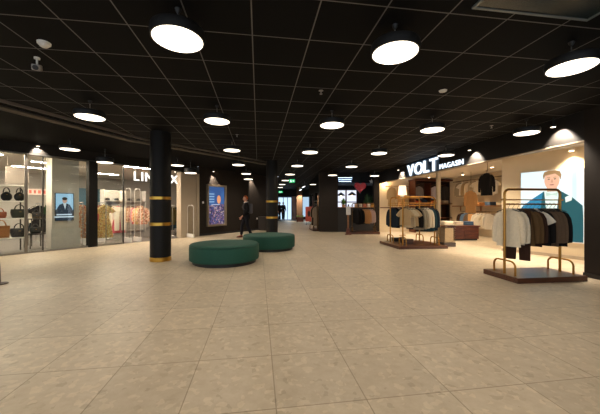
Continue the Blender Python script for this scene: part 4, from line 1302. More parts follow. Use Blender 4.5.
rail_row(179.5, 1.9, 1.34, 'chrome rail of teal dresses beside the cream end of the front', [('dress', TEAL, 'dark teal', 1.1), ('dress', NAVY, 'navy', 1.1), ('shirt', fabric('olive green', (92, 84, 50)), 'olive green', .85)], 'of the teal rail by the cream end', 'clothes on the teal rail')
rail_row(108, 3.2, 1.4, 'chrome rail of pale clothes deep in the shop before the blue wall', [('blouse', PEACH, 'peach', .8), ('blouse', WHITEF, 'warm white', .8), ('blouse', PINK, 'bright pink', .8)], 'of the deep pale rail', 'clothes on the deep rail')
rail_row(40, 2.9, 1.4, 'chrome rail of dark clothes deep behind the small red sign', [('dress', NEARB, 'black', 1.0), ('shirt', WHITEF, 'warm white', .8), ('dress', NAVY, 'navy', 1.0)], 'of the deep dark rail', 'clothes on the deep dark rail')

# handbags
def bag(style, m, label, loc, rz=SA, s=1.0, handle=None):
    t = thing('handbag', label, 'handbag', loc, rz)
    w, d, h = {'round': (0.13, 0.06, 0.28), 'tote': (0.15, 0.08, 0.27), 'bowl': (0.18, 0.1, 0.24)}[style]
    w, d, h = w * s, d * s, h * s
    mb = MB()
    rings = []
    for i in range(9):
        f = i / 8
        if style == 'round':
            k_ = math.sqrt(max(0.02, 1 - (2 * f - 0.9) ** 2 * 0.95))
        elif style == 'bowl':
            k_ = 0.72 + 0.3 * math.sin(PI * min(1, f * 0.62 + 0.1))
        else:
            k_ = 0.86 + 0.14 * f
        rings.append(ring(w * k_, d * (1.0 - 0.55 * f ** 2) * (0.7 + 0.3 * min(1, f * 6)), h * f, 24))
    mb.loft(rings)
    mb.build('body', m, t, True)
    hm = handle or m
    for y in (-0.03, 0.03):
        pts = [(w * 0.55 * math.cos(a), y * s, h * 0.9 + 0.15 * s * math.sin(a)) for a in [PI * i / 12 for i in range(13)]]
        MB().tube(pts, 0.009, 6).build('handle', hm, t, True)
    MB().box(-w * 0.14, w * 0.14, -d * 0.75, -d * 0.55, h * 0.55, h * 0.7, 0.003).build('clasp', M_GOLD, t)
    return t
M_BAGK = mat('black leather', (22, 19, 18), 0.4, 0, 0.15, 12)
M_BAGO = mat('dark olive leather', (54, 54, 38), 0.45, 0, 0.15, 12)
M_BAGT = mat('tan leather', (184, 118, 62), 0.45, 0, 0.12, 12)
M_BAGR = mat('rust leather', (164, 84, 52), 0.45, 0, 0.12, 12)
M_WSH = mat('white shelf', (222, 216, 206), 0.45, 0, 0.04, 6)
def shelf_unit(pa, pb, n, levels, label):
    a, b = lt(pa, n), lt(pb, n)
    t = thing('shelf_unit', label, 'shelf', lp(a, n, 0.006), SA)
    w = b - a
    for x in (0.015, w - 0.015):
        for y in (0.0, 0.45):
            MB().box(x - 0.015, x + 0.015, y - 0.015, y + 0.015, 0, levels[-1] + 0.03).build('post', M_MULL, t)
    for z in levels:
        MB().box(-0.01, w + 0.01, -0.02, 0.47, z, z + 0.03, 0.003).build('shelf', M_WSH, t)
    return a, w
nb = 0.55
l1, l2, l3 = 0.38, 0.93, 1.42
a, w = shelf_unit(-60, 26, nb, (l1, l2, l3, 1.86), 'white shelf unit of handbags by the first shop window')
def on_shelf(px, z, style, m, label, s=1.0, dy=0.2):
    return bag(style, m, label, lp(lt(px, nb + dy), nb + dy, z + 0.037), s=s)
on_shelf(-9, l3, 'round', M_BAGK, 'round black handbag on the upper shelf, at the picture edge of its row', 0.9)
on_shelf(6.5, l3, 'round', M_BAGK, 'round black handbag on the upper shelf, middle of its row', 0.92)
on_shelf(19.5, l3, 'round', M_BAGK, 'round black handbag on the upper shelf, against the window frame', 0.92)
on_shelf(19.5, l2, 'bowl', M_BAGO, 'dark olive handbag on the middle shelf by the window frame', 1.05)
on_shelf(0, l2, 'bowl', M_BAGR, 'rust brown handbag on the middle shelf', 0.75)
on_shelf(-16, l2, 'tote', WHITEF, 'pale tote on the middle shelf, cut by the picture edge', 0.8)
on_shelf(19, l1, 'bowl', M_BAGK, 'broad black handbag on the lowest shelf by the window frame', 1.05)
on_shelf(-24, l1, 'tote', M_BAGT, 'large tan tote on the lowest shelf, cut off by the picture edge', 1.1)
on_shelf(1, l1, 'tote', M_BAGT, 'large tan tote on the lowest shelf, next to the broad black handbag', 1.25, 0.2)
on_shelf(-27, l3, 'round', M_BAGO, 'olive round bag on the upper shelf outside the frame edge', 0.8)
# tables with dark pieces behind the second window
n2 = 1.0
a, b_ = lt(29.5, n2), lt(48, n2)
tb_ = thing('display_table', 'thin legged display table with dark bags behind the narrow window', 'table', lp(a, n2, 0.006), SA)
w = b_ - a
MB().box(0, w, 0, 0.6, 0.42, 0.45, 0.003).build('tabletop', M_MULL, tb_)
for x in (0.02, w - 0.02):
    for y in (0.02, 0.58):
        MB().box(x - 0.012, x + 0.012, y - 0.012, y + 0.012, 0, 0.42).build('leg', M_MULL, tb_)
def on_table(px, z, style, m, label, s, dy):
    return bag(style, m, label, lp(lt(px, n2 + dy), n2 + dy, z), s=s)
on_table(35.5, 0.457, 'bowl', M_BAGK, 'wide black handbag on the thin legged display table', 0.8, 0.2)
on_table(46, 0.457, 'tote', M_BAGK, 'upright black tote on the thin legged display table', 0.7, 0.36)
a2 = lt(31, n2 + 0.75)
st2 = thing('display_stand', 'dark display stand behind the thin legged table', 'stand', lp(a2, n2 + 0.75, 0.006), SA)
MB().box(0, 0.55, 0, 0.4, 0.86, 0.89, 0.003).build('shelf', M_MULL, st2)
for x in (0.02, 0.53):
    for y in (0.02, 0.38):
        MB().box(x - 0.012, x + 0.012, y - 0.012, y + 0.012, 0, 0.86).build('leg', M_MULL, st2)
bag('tote', M_BAGK, 'small black tote on the dark display stand', lp(a2 + 0.18, n2 + 0.95, 0.897), s=0.75)

def plant(name, label, loc, r, h, m, pot_r, pot_h, pot_m, leaves=70, seed=1):
    rnd = random.Random(seed)
    t = thing(name, label, 'plant', loc)
    MB().lathe([(pot_r * 0.75, 0), (pot_r, pot_h), (pot_r * 0.9, pot_h), (pot_r * 0.86, pot_h - 0.02), (0, pot_h - 0.02)], 20).build('pot', pot_m, t, True)
    mb = MB()
    for i in range(leaves):
        a = rnd.uniform(0, 2 * PI); e = rnd.uniform(0.1, 1.4); l = rnd.uniform(0.6, 1.0)
        base = Vector((rnd.uniform(-.3, .3) * pot_r, rnd.uniform(-.3, .3) * pot_r, pot_h - 0.02))
        tip = base + Vector((math.cos(a) * math.cos(e) * r * l, math.sin(a) * math.cos(e) * r * l, math.sin(e) * h * l))
        mid = base.lerp(tip, 0.6) + Vector((0, 0, 0.12 * h))
        sd = Vector((-math.sin(a), math.cos(a), 0)) * r * 0.13
        mb.face([base, mid - sd, tip, mid + sd])
    mb.build('foliage', m, t)
    return t
plant('potted_plant', 'green pot plant standing on the dark display stand under the small red sign', lp(a2 + 0.42, n2 + 0.95, 0.897), 0.15, 0.4, M_DARKG, 0.08, 0.14, M_BLACKM, 60, 3)
# small red and white hanging sign
sgn = thing('hanging_sign', 'small pink and white hanging sign behind the narrow window', 'sign', lp(lt(38, 1.4), 1.4, lz(38, 1.4, 191.5)), SA)
MB().box(-0.27, 0.27, -0.015, 0.015, -0.09, 0.09, 0.003).build('board', mat('pale pink board', (236, 214, 204), .5), sgn)
for i, (x, w) in enumerate(((-0.19, 0.06), (-0.08, 0.05), (0.03, 0.07), (0.16, 0.05))):
    MB().box(x - w / 2, x + w / 2, -0.019, -0.0151, -0.05, 0.055).build('red_mark', mat('red mark', (214, 110, 100), .5), sgn)
for s in (-0.22, 0.22):
    MB().cyl(s, 0, 0.09, 2.86 - sgn.location.z, 0.004, 6).build('cord', M_STEEL, sgn)
# grey hanging banner
hb = thing('hanging_banner', 'plain grey banner hanging above the handbag shelves', 'banner', lp(lt(17.5, 1.5), 1.5, lz(17.5, 1.5, 175)), SA)
MB().box(-0.27, 0.27, -0.008, 0.008, -0.26, 0.26).build('board', mat('grey banner', (138, 126, 116), .7), hb)
for s in (-0.22, 0.22):
    MB().cyl(s, 0, 0.26, 2.86 - hb.location.z, 0.004, 6).build('cord', M_STEEL, hb)
# wall shelving with hats deep in the shop
for j, (pa, pb, z) in enumerate(((104, 124, 1.62), (126, 146, 1.62))):
    a, b_ = lt(pa, 4.4), lt(pb, 4.4)
    t = thing('shelf_unit', ('pale shelf unit with dark hats before the blue wall', 'pale shelf unit with dark hats behind the security gates')[j], 'shelf', lp(a, 4.4, 0.006), SA)
    w = b_ - a
    MB().box(0, 0.03, 0, 0.4, 0, 2.1).build('side_panel', M_WSH, t)
    MB().box(w - 0.03, w, 0, 0.4, 0, 2.1).build('side_panel', M_WSH, t)
    MB().box(0.03, w - 0.03, 0.38, 0.4, 0, 2.1).build('back_panel', M_LWALL, t)
    for zz in (0.1, 0.6, 1.1, 1.55):
        MB().box(0.03, w - 0.03, 0, 0.38, zz, zz + 0.03).build('shelf', M_WSH, t)
    for i, f in enumerate((0.25, 0.7)):
        h = thing('hat', f'black brimmed hat, {ORD[i]} on the {"blue wall" if j == 0 else "gate side"} shelf unit', 'hat', lp(a + w * f, 4.57, 1.5875), SA)
        MB().lathe([(0.17, 0.0), (0.172, 0.012), (0.1, 0.014)], 24).build('brim', M_BAGK, h, True)
        MB().lathe([(0.1, 0.012), (0.095, 0.09), (0.07, 0.12), (0, 0.115)], 24).build('crown', M_BAGK, h, True)
    for i, (f, mm, wd_) in enumerate(((0.3, TAUPE, 'taupe'), (0.7, PEACH, 'peach'))):
        folded('unit ' + wd_, (104, 84, 66) if i == 0 else (226, 172, 136), f'pile of {wd_} knitwear on the {"blue wall" if j == 0 else "gate side"} shelf unit', lp(a + w * f, 4.57, 1.1375), SA, 4, 0.3, 0.28)

# ------------------------------------------------------------------ cafe behind the parapet
def place(px, py, z):
    return Vector(at_depth(px, py, z))
# bright windows with dark red bars on the far wall
x0, x1 = place(337, 0, 21.9).x, place(357, 0, 21.9).x
o = MB().box(x0, x1, 21.93, 21.97, 1.0, 2.55).build('window_7', emit('bright cafe window', (222, 226, 240), 1.1)); struct(o)
mb = MB()
for x in (x0, x0 + (x1 - x0) * 0.45, x1):
    mb.box(x - 0.05, x + 0.05, 21.86, 21.92, 0.95, 2.6)
for z in (0.95, 1.62, 2.55):
    mb.box(x0 + 0.051, x1 - 0.051, 21.87, 21.91, z, z + 0.07)
o = mb.build('trim_16', mat('dark red window bars', (90, 30, 36), .5)); struct(o)
# ceiling fixtures, ducts
for i, (py, z) in enumerate(((173.5, 16.2), (176.5, 17.4), (179.5, 18.6), (182.5, 19.8))):
    t = thing('linear_lamp', f'cold bluish linear lamp under the dark cafe ceiling, {ORD[i]} of its ladder', 'lamp', (place(345, py, z).x, z, 2.93), 0, 'bluish linear lamps')
    MB().box(-0.42, 0.42, -0.05, 0.05, 0, 0.07).build('housing', M_BLACKM, t)
    MB().box(-0.4, 0.4, -0.04, 0.04, -0.006, -0.0005).build('diffuser', emit('blue tube', (170, 200, 232), 9), t)
    for s in (-0.35, 0.35):
        MB().cyl(s, 0, 0.07, CEIL - 2.93, 0.006, 6).build('rod', M_STEEL, t)
o = MB().tube([(1.9, 17, 2.62), (5.2, 17, 2.62)], 0.09, 14).build('air_duct', mat('dull duct', (120, 124, 130), .4, .6), smooth=True)
tag(o, 'round grey air duct crossing behind the red heart decoration', 'duct')
# red decoration: two hanging hearts/lobes
p = place(360, 186.5, 15.6)
rd = thing('heart_decoration', 'glossy red heart shaped decoration hanging above the cafe parapet', 'decoration', p)
mb = MB()
hp = []
for i in range(40):
    a = 2 * PI * i / 40
    hp.append((0.02 * 16 * math.sin(a) ** 3, 0.02 * (13 * math.cos(a) - 5 * math.cos(2 * a) - 2 * math.cos(3 * a) - math.cos(4 * a))))
mb.plate(hp, -0.07, 0.07)
mb.build('heart', mat('glossy red', (206, 22, 40), 0.3), rd)
MB().cyl(0, 0, 0.1, CEIL - p.z, 0.005, 6).build('cord', M_BLACK, rd)
for px, py, z, lab in ((352, 194, 16.4, 'black cone pendant lamp over the cafe, in front of the bright window'), (341, 194.5, 17.2, 'black cone pendant lamp over the cafe beside the black pier')):
    p = place(px, py, z)
    t = thing('cone_lamp', lab, 'lamp', p, 0, 'black cone lamps')
    MB().lathe([(0.24, -0.04), (0.22, 0.0), (0.09, 0.1), (0.03, 0.15)], 24).build('shade', M_BLACKM, t, True)
    MB().ball((0, 0, -0.02), 0.05, 10, 7).build('bulb', emit('cone bulb', (255, 214, 160), 8), t, True)
    MB().cyl(0, 0, 0.15, CEIL - p.z, 0.006, 6).build('cable', M_BLACK, t)
# things on the parapet
def on_par(px, dy=0.09):
    z = kz + dy
    return ((px - 300) / F * z, z, 1.28)
plant('potted_plant', 'leafy green pot plant on the cafe parapet beside the black pier', on_par(343.5), 0.2, 0.4, M_LEAF, 0.1, 0.12, M_TAN, 80, 5)
for i, (px, m, w, h, c) in enumerate(((356, (196, 150, 110), 0.15, 0.16, 'sand coloured'), (360.5, (206, 190, 170), 0.15, 0.2, 'pale'), (364.5, (176, 96, 70), 0.15, 0.14, 'rust red'), (368.5, (212, 200, 186), 0.14, 0.2, 'off white'), (372, (196, 142, 60), 0.13, 0.12, 'ochre'))):
    t = thing('gift_box', f'{c} gift box in the row on the cafe parapet', 'box', on_par(px), 0.1 * (i - 2))
    mm = mat('gift ' + c, m, .6)
    MB().box(-w / 2, w / 2, -0.08, 0.08, 0.0, h * 0.75, 0.004).build('box', mm, t)
    MB().box(-w / 2 - 0.006, w / 2 + 0.006, -0.086, 0.086, h * 0.75, h, 0.004).build('lid', mm, t)
plant('potted_plant', 'tall dark green plant behind the row of gift boxes', (place(367, 0, 15.6).x, 15.6, 0), 0.3, 1.3, M_DARKG, 0.22, 0.9, M_BLACKM, 110, 8)
plant('potted_plant', 'dark green plant close to the black jamb of the cafe', (place(373.5, 0, 16.2).x, 16.2, 0), 0.28, 1.5, M_DARKG, 0.2, 0.95, M_BLACKM, 90, 9)
hang_lbl = 'white paper star hanging by the black jamb of the cafe'
p = place(371.5, 181, 15.5)
t = thing('paper_star', hang_lbl, 'decoration', p)
MB().plate([((0.14 if i % 2 == 0 else 0.06) * math.sin(PI * i / 5), (0.14 if i % 2 == 0 else 0.06) * math.cos(PI * i / 5)) for i in range(10)], -0.03, 0.03).build('star', M_WHITE, t)
MB().cyl(0, 0, 0.13, CEIL - p.z, 0.003, 6).build('cord', M_BLACK, t)

# ------------------------------------------------------------------ the corridor beyond
d0, d1 = place(278.3, 0, 29.48).x, place(291.6, 0, 29.48).x
dr = MB().box(d0, d1, 29.46, 29.49, 0.02, 2.25).build('door_1', emit('daylit glass doors', (190, 220, 245), 1.25)); struct(dr)
mb = MB()
for x in (d0, d0 + (d1 - d0) * 0.38, d0 + (d1 - d0) * 0.7, d1):
    mb.box(x - 0.03, x + 0.03, 29.38, 29.44, 0, 2.3)
mb.box(d0 - 0.03, d1 + 0.03, 29.37, 29.45, 2.3, 2.36)
o = mb.build('trim_17', mat('blue grey door frame', (96, 120, 140), .5)); struct(o)
o = MB().box(d1 + 0.06, d1 + 0.42, 29.3, 29.46, 0, 2.36).build('trim_18', mat('pinkish panel', (190, 150, 136), .6)); struct(o)
# right wall of the corridor with shop windows
rw0, rw1 = (1.78, 15.75), (0.78, 25.1)
v = Vector((rw1[0] - rw0[0], rw1[1] - rw0[1]))
RWm = frame(rw0, math.atan2(v.y, v.x))
RL = v.length
o = MB(RWm).box(0, RL, -0.2, 0, 2.35, CEIL).box(0, 1.6, -0.2, 0, 0, 2.35).box(6.0, 6.9, -0.2, 0, 0, 2.35).box(RL - 0.3, RL, -0.2, 0, 0, 2.35).build('wall_right', M_BLACKW); struct(o)
o = MB(RWm).box(1.6, 6.0, -0.1, -0.09, 0, 2.35).build('window_8', M_GLASS); struct(o)
o = MB(RWm).box(6.9, RL - 0.3, -0.1, -0.09, 0, 2.35).build('window_9', M_GLASS); struct(o)
o = MB(RWm).box(6.9, RL + 4, -3.0, -2.9, 0, CEIL).build('wall_right', mat('bluish shop wall', (120, 140, 152), .8)); struct(o)
for i, t_ in enumerate((7.3, 8.1, 8.9)):
    t = thing('ceiling_panel_light', f'cold lit ceiling panel inside the corridor shop, {ORD[i]} from the kiosk pier', 'lamp', RWm @ Vector((t_, -1.5, 2.9)), RWm.to_euler().z, 'corridor shop panels')
    MB().box(-0.3, 0.3, -0.8, 0.8, -0.04, 0).build('housing', M_WHITE, t)
    MB().box(-0.28, 0.28, -0.78, 0.78, -0.045, -0.0405).build('diffuser', emit('cold panel', (206, 228, 250), 7), t)
    for s in (-0.2, 0.2):
        MB().cyl(s, 0, 0, CEIL - 2.9 + 0.001, 0.008, 6).build('rod', M_STEEL, t)
o = MB().box(0.28, 1.0, 29.46, 29.49, 0.3, 2.3).build('window_10', emit('cold end window', (176, 206, 230), 0.9)); struct(o)
# brown pier and planter
bx0, bx1 = place(296.6, 0, 25.2).x, place(302.3, 0, 25.2).x
o = MB().box(bx0, bx1, 25.2, 25.8, 0, CEIL).build('corridor_pier', mat('brown clad pier', (120, 88, 60), .6)); tag(o, 'brown clad pier with a warm light wash down the corridor', 'pillar')
p = Vector(((bx0 + bx1) / 2 + 0.05, 24.75, 0))
pt = thing('planter_box', 'low brown planter box with grasses before the brown pier', 'planter', p)
MB().box(-0.3, 0.3, -0.16, 0.16, 0, 0.42, 0.01).build('box', M_DRESSER, pt)
mb = MB(); rnd = random.Random(4)
for i in range(70):
    b0 = Vector((rnd.uniform(-.26, .26), rnd.uniform(-.12, .12), 0.4)); tp = b0 + Vector((rnd.uniform(-.12, .12), rnd.uniform(-.08, .08), rnd.uniform(.1, .26)))
    mb.face([b0 + Vector((-.012, 0, 0)), b0 + Vector((.012, 0, 0)), tp])
mb.build('grass', M_LEAF, pt)
# coral standing advert
p = place(309, 0, 20.5); p.z = 0
ad = thing('advert_stand', 'coral red advert stand on the corridor floor before the cold lit shop', 'sign', p, math.radians(-8))
MB().box(-0.25, 0.25, -0.03, 0.03, 0.25, 1.3, 0.01).build('board', mat('coral board', (214, 92, 76), .5), ad)
MB().plate(oval(0.0, 0.8, 0.09, 0.22, 18), -0.036, -0.031).build('dark_figure', mat('dark print', (50, 36, 38), .6), ad)
for s in (-0.2, 0.2):
    MB().box(s - 0.02, s + 0.02, -0.18, 0.18, 0, 0.03).build('foot', M_BLACKM, ad)
    MB().box(s - 0.012, s + 0.012, -0.012, 0.012, 0.03, 0.25).build('leg', M_BLACKM, ad)
# linear ceiling light row
for i, (px, py, z) in enumerate(((299, 192, 27.5), (300.5, 189.5, 23.5), (303.5, 186.5, 20.5))):
    p = place(px, py, z)
    t = thing('linear_lamp', f'long white corridor lamp along the right windows, {ORD[i]} from the glass doors', 'lamp', p, RWm.to_euler().z, 'white corridor lamps')
    MB().box(-0.7, 0.7, -0.06, 0.06, 0, 0.06).build('housing', M_WHITE, t)
    MB().box(-0.68, 0.68, -0.05, 0.05, -0.006, -0.0005).build('diffuser', emit('corridor tube', (226, 238, 250), 3), t)
    for s in (-0.6, 0.6):
        MB().cyl(s, 0, 0.06, CEIL - p.z, 0.008, 6).build('rod', M_STEEL, t)
# rack with coats by the kiosk pier
cr_ = thing('garment_rack', 'narrow rack of dark coats half hidden by the black kiosk pier', 'garment rack', (0.86, 15.9, 0), math.radians(97), 'brass garment racks')
plinth(cr_, 1.3, 0.5, 0.06)
rack_frame(cr_, 0.0, 0.06, h=1.6, metal=M_BRONZE, rail=1.4)
Mc = frame((0.86, 15.9), math.radians(97))
for i, (x, m, w) in enumerate(((-0.42, fabric('grey beige', (150, 132, 112)), 'grey beige coat, nearest on the narrow rack by the kiosk pier'), (-0.2, BROWN, 'dark brown coat, second on the narrow rack by the kiosk pier'), (0.02, NEARB, 'black coat, third on the narrow rack by the kiosk pier'), (0.26, STONE, 'stone grey coat, last on the narrow rack by the kiosk pier'))):
    garment('coat', m, w, Mc @ Vector((x, 0, 1.402)), math.radians(4), 'coats by the kiosk pier', seed=i, length=1.12)

# stand cut by the picture edge
x, y, _ = at_depth(-1.5, 0, 4.78)
sp = thing('display_stand', 'brown post with a round floor plate at the picture edge before the handbag windows', 'stand', (x, y, 0))
MB().lathe([(0.12, 0.0), (0.118, 0.012), (0.05, 0.02)], 28).build('floor_plate', mat('brown iron', (70, 46, 32), .6, 0), sp, True)
MB().tube([(0, 0, 0.016), (-0.01, 0, 0.3), (-0.12, 0, 1.2)], 0.03, 10).build('post', M_PLINTH, sp, True)

# ------------------------------------------------------------------ people
def skin_mesh(chains, m, name, parent, sub=2, extra=None):
    """chains: list of (points, radii, edges or None); grown with a skin modifier and baked to one mesh"""
    me = bpy.data.meshes.new(name)
    vs, es, rad, roots = [], [], [], []
    for pts, rr, ed in chains:
        b = len(vs)
        roots.append(b)
        vs += [tuple(p) for p in pts]; rad += rr
        es += [(b + i, b + j) for i, j in (ed or [(i, i + 1) for i in range(len(pts) - 1)])]
    me.from_pydata(vs, es, [])
    o = bpy.data.objects.new(name, me); COL.objects.link(o)
    o.modifiers.new('skin', 'SKIN')
    if not me.skin_vertices:
        return o
    for i, d in enumerate(me.skin_vertices[0].data):
        d.radius = (rad[i], rad[i]) if not isinstance(rad[i], tuple) else rad[i]
        d.use_root = i in roots
    sm = o.modifiers.new('sub', 'SUBSURF'); sm.levels = sub; sm.render_levels = sub
    bpy.context.view_layer.update()
    nm = bpy.data.meshes.new_from_object(o.evaluated_get(bpy.context.evaluated_depsgraph_get()))
    bpy.data.objects.remove(o); bpy.data.meshes.remove(me)
    bm = bmesh.new(); bm.from_mesh(nm)
    if extra:
        mp = {}
        for v in extra.bm.verts:
            mp[v] = bm.verts.new(v.co)
        for f in extra.bm.faces:
            bm.faces.new([mp[v] for v in f.verts])
        extra.bm.free()
        bmesh.ops.recalc_face_normals(bm, faces=list(bm.faces))
    bm.to_mesh(nm); bm.free()
    nm.name = name
    nm.materials.clear(); nm.materials.append(m)
    for p in nm.polygons:
        p.use_smooth = True
    o = bpy.data.objects.new(name, nm); COL.objects.link(o); o.parent = parent
    return o

def person(label, loc, rz, jacket, trousers, hair, pack=None, swing=0.24, arm=0.16, shoe=None, scale=1.0, scarf=None):
    t = thing('person', label, 'person', loc, rz)
    t.scale = (scale,) * 3
    H = 0.93
    J = {}
    J['pel'] = (0, 0, H); J['wai'] = (0, 0, 1.10); J['che'] = (0, 0.01, 1.30); J['nec'] = (0, 0.0, 1.47); J['hd'] = (0, -0.02, 1.56)
    for s, n in ((-1, 'r'), (1, 'l')):
        J['sh' + n] = (s * 0.165, 0.01, 1.40)
        sw2 = s * arm
        J['el' + n] = (s * 0.225, 0.02 - sw2 * 0.5 + 0.04, 1.12)
        J['wr' + n] = (s * 0.235, -0.10 - sw2, 0.90)
        J['ha' + n] = (s * 0.23, -0.13 - sw2 * 1.1, 0.83)
        fy = s * swing
        J['hi' + n] = (s * 0.09, 0, 0.88)
        J['kn' + n] = (s * 0.10, fy * 0.5 - 0.05, 0.49)
        J['an' + n] = (s * 0.10, fy + 0.02, 0.085)
        J['to' + n] = (s * 0.115, fy - 0.14, 0.03)
    order = ['pel', 'wai', 'che', 'nec', 'hd', 'shr', 'elr', 'wrr', 'har', 'shl', 'ell', 'wrl', 'hal', 'hir', 'knr', 'anr', 'tor', 'hil', 'knl', 'anl', 'tol']
    ix = {k_: i for i, k_ in enumerate(order)}
    E = [('pel', 'wai'), ('wai', 'che'), ('che', 'nec'), ('nec', 'hd'), ('che', 'shr'), ('shr', 'elr'), ('elr', 'wrr'), ('wrr', 'har'), ('che', 'shl'), ('shl', 'ell'), ('ell', 'wrl'), ('wrl', 'hal'), ('pel', 'hir'), ('hir', 'knr'), ('knr', 'anr'), ('anr', 'tor'), ('pel', 'hil'), ('hil', 'knl'), ('knl', 'anl'), ('anl', 'tol')]
    R = {'pel': (.135, .10), 'wai': (.125, .09), 'che': (.14, .10), 'nec': .055, 'hd': .06, 'sh': .062, 'el': .043, 'wr': .028, 'ha': .032, 'hi': .085, 'kn': .056, 'an': .038, 'to': .034}
    rad = [R.get(k_, R.get(k_[:2])) for k_ in order]
    chains = [([J[k_] for k_ in order], rad, [(ix[a], ix[b]) for a, b in E])]
    for s, n in ((-1, 'r'), (1, 'l')):
        h = Vector(J['ha' + n]); d = (h - Vector(J['wr' + n])).normalized()
        side = Vector((0, 1, 0)) - d * d.y; side.normalize()
        inn = Vector((-s, 0, 0))
        for q, L in enumerate((0.072, 0.082, 0.078, 0.062)):
            b0 = h + side * (0.027 - 0.018 * q) * -1
            chains.append(([b0, b0 + d * L * 0.55 + inn * 0.006, b0 + d * L + inn * 0.03], [0.0095, 0.009, 0.0075], None))
        b0 = h - d * 0.03 - side * 0.025
        chains.append(([b0, b0 - side * 0.03 + d * 0.025 + inn * 0.01, b0 - side * 0.032 + d * 0.06 + inn * 0.02], [0.011, 0.01, 0.008], None))
    hc = Vector((0, -0.025, 1.63))
    ex = MB()
    ex.ball(hc, (0.076, 0.095, 0.115), 20, 14)
    ex.loft([[(0.016, -0.115, 1.595), (-0.016, -0.115, 1.595), (0, -0.11, 1.59)], [(0.011, -0.143, 1.606), (-0.011, -0.143, 1.606), (0, -0.138, 1.6)], [(0.006, -0.116, 1.65), (-0.006, -0.116, 1.65), (0, -0.11, 1.655)]])
    for s in (-1, 1):
        ex.ball((s * 0.077, -0.01, 1.625), (0.012, 0.022, 0.034), 8, 6)
    skin_mesh(chains, M_SKIN, 'body', t, 1, ex)
    for s in (-1, 1):
        MB().ball((s * 0.03, -0.112, 1.64), (0.013, 0.008, 0.008), 8, 6).build('eye', M_BLACK, t, True)
    MB().ball((0, -0.112, 1.568), (0.024, 0.007, 0.007), 8, 6).build('mouth', mat('lips', (160, 84, 76), .6), t, True)
    # hair: cap of locks over the crown and back
    mb = MB()
    rings = []
    for j in range(9):
        a = -0.35 + (PI / 2 + 0.35) * j / 8
        rings.append([(0.086 * math.cos(a) * math.cos(b_) * 1.0, -0.02 + 0.105 * math.cos(a) * math.sin(b_) + (0.012 if math.sin(b_) < 0 and a < 0.55 else 0) + (0.075 if (math.sin(b_) < -0.2 and a < 0.45) else 0), 1.642 + 0.118 * math.sin(a) + 0.006 * math.sin(5 * b_)) for b_ in [2 * PI * i / 20 for i in range(20)]])
    mb.loft(rings)
    mb.build('hair', hair, t, True)
    # clothes
    jo = ['wai', 'che', 'nec', 'shr', 'elr', 'wrr', 'shl', 'ell', 'wrl', 'hem']
    JJ = dict(J); JJ['hem'] = (0, 0, 0.88); JJ['nec'] = (0, 0, 1.455)
    for n in 'rl':
        JJ['wr' + n] = tuple(Vector(J['el' + n]).lerp(Vector(J['wr' + n]), 0.93))
    ij = {k_: i for i, k_ in enumerate(jo)}
    RJ = {'wai': (.16, .125), 'che': (.165, .13), 'nec': .075, 'hem': (.165, .13), 'sh': .082, 'el': .062, 'wr': .048}
    skin_mesh([([JJ[k_] for k_ in jo], [RJ.get(k_, RJ.get(k_[:2])) for k_ in jo], [(ij['wai'], ij['hem']), (ij['wai'], ij['che']), (ij['che'], ij['nec']), (ij['che'], ij['shr']), (ij['shr'], ij['elr']), (ij['elr'], ij['wrr']), (ij['che'], ij['shl']), (ij['shl'], ij['ell']), (ij['ell'], ij['wrl'])])], jacket, 'jacket', t, 2)
    to = ['pel', 'hir', 'knr', 'anr', 'hil', 'knl', 'anl']
    it = {k_: i for i, k_ in enumerate(to)}
    RT = {'pel': (.145, .11), 'hi': .102, 'kn': .076, 'an': .062}
    skin_mesh([([J[k_] for k_ in to], [RT.get(k_, RT.get(k_[:2])) for k_ in to], [(0, 1), (1, 2), (2, 3), (0, 4), (4, 5), (5, 6)])], trousers, 'trousers', t, 2)
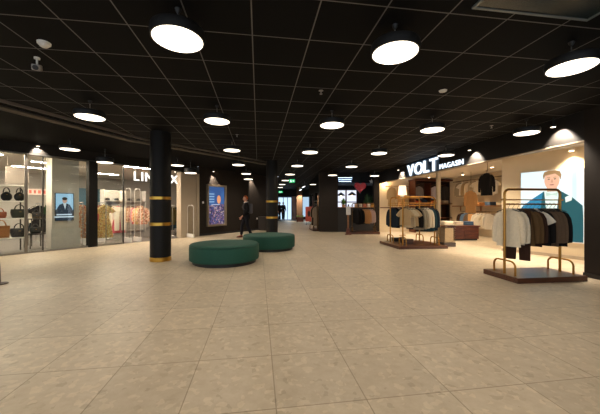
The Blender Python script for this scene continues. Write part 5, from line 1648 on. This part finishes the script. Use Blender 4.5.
    for n in 'rl':
        a = Vector(J['an' + n]); o_ = Vector(J['to' + n])
        mb = MB()
        back = a + Vector((0, 0.055, 0)); c = [back, a, a.lerp(o_, .5), o_]
        mb.loft([[(p_.x + w * math.cos(q), p_.y, max(0.0, 0.001 + hgt * 0.5 + hgt * 0.5 * math.sin(q))) for q in [2 * PI * i / 12 for i in range(12)]] for p_, w, hgt in ((back, .03, .08), (a, .042, .12), (a.lerp(o_, .5), .046, .085), (o_, .044, .055), (o_ + Vector((0, -.035, 0)), .02, .03))])
        mb.build('shoe', shoe or M_BLACK, t, True)
    if scarf:
        mb = MB(); mb.tube([(0.075 * math.cos(a), 0.0 + 0.07 * math.sin(a), 1.475 + 0.01 * math.sin(a)) for a in [2 * PI * i / 16 for i in range(17)]], 0.03, 8)
        mb.build('scarf', scarf, t, True)
    if pack:
        mb = MB()
        mb.box(-0.14, 0.14, 0.125, 0.27, 1.0, 1.42, 0.05, 3)
        b_ = mb.build('backpack', pack, t, True)
        b_['label'] = 'grey backpack on the back'
        for s in (-1, 1):
            MB().tube([(s * 0.09, 0.15, 1.4), (s * 0.1, 0.06, 1.475), (s * 0.1, -0.09, 1.42), (s * 0.11, -0.145, 1.28), (s * 0.13, -0.06, 1.1), (s * 0.13, 0.14, 1.05)], 0.014, 6).build('strap', pack, b_, True)
    return t
M_DK = fabric('charcoal jacket', (24, 23, 25)); M_DK2 = fabric('dark jeans', (28, 28, 34))
person('red haired person in black with a grey backpack walking past the dark wall', (-2.27, 12.1, 0), math.radians(-70), M_DK, M_DK2, fabric('ginger hair', (176, 84, 34)), fabric('grey backpack', (92, 90, 92)), 0.2, 0.1, mat('rust shoe', (110, 52, 36), .6), 1.0, fabric('pale scarf', (206, 196, 190)))
x, y, _ = at_depth(283.2, 0, 27.6)
person('distant person in dark clothes standing before the bright glass doors', (x, y, 0), math.radians(15), M_DK2, M_DK, fabric('dark hair', (48, 36, 30)), None, 0.1, 0.06)
x, y, _ = at_depth(279.4, 0, 26.6)
person('distant person in black close to the second pillar before the glass doors', (x, y, 0), math.radians(60), M_DK, M_DK, fabric('dark hair', (48, 36, 30)), None, 0.16, 0.1)
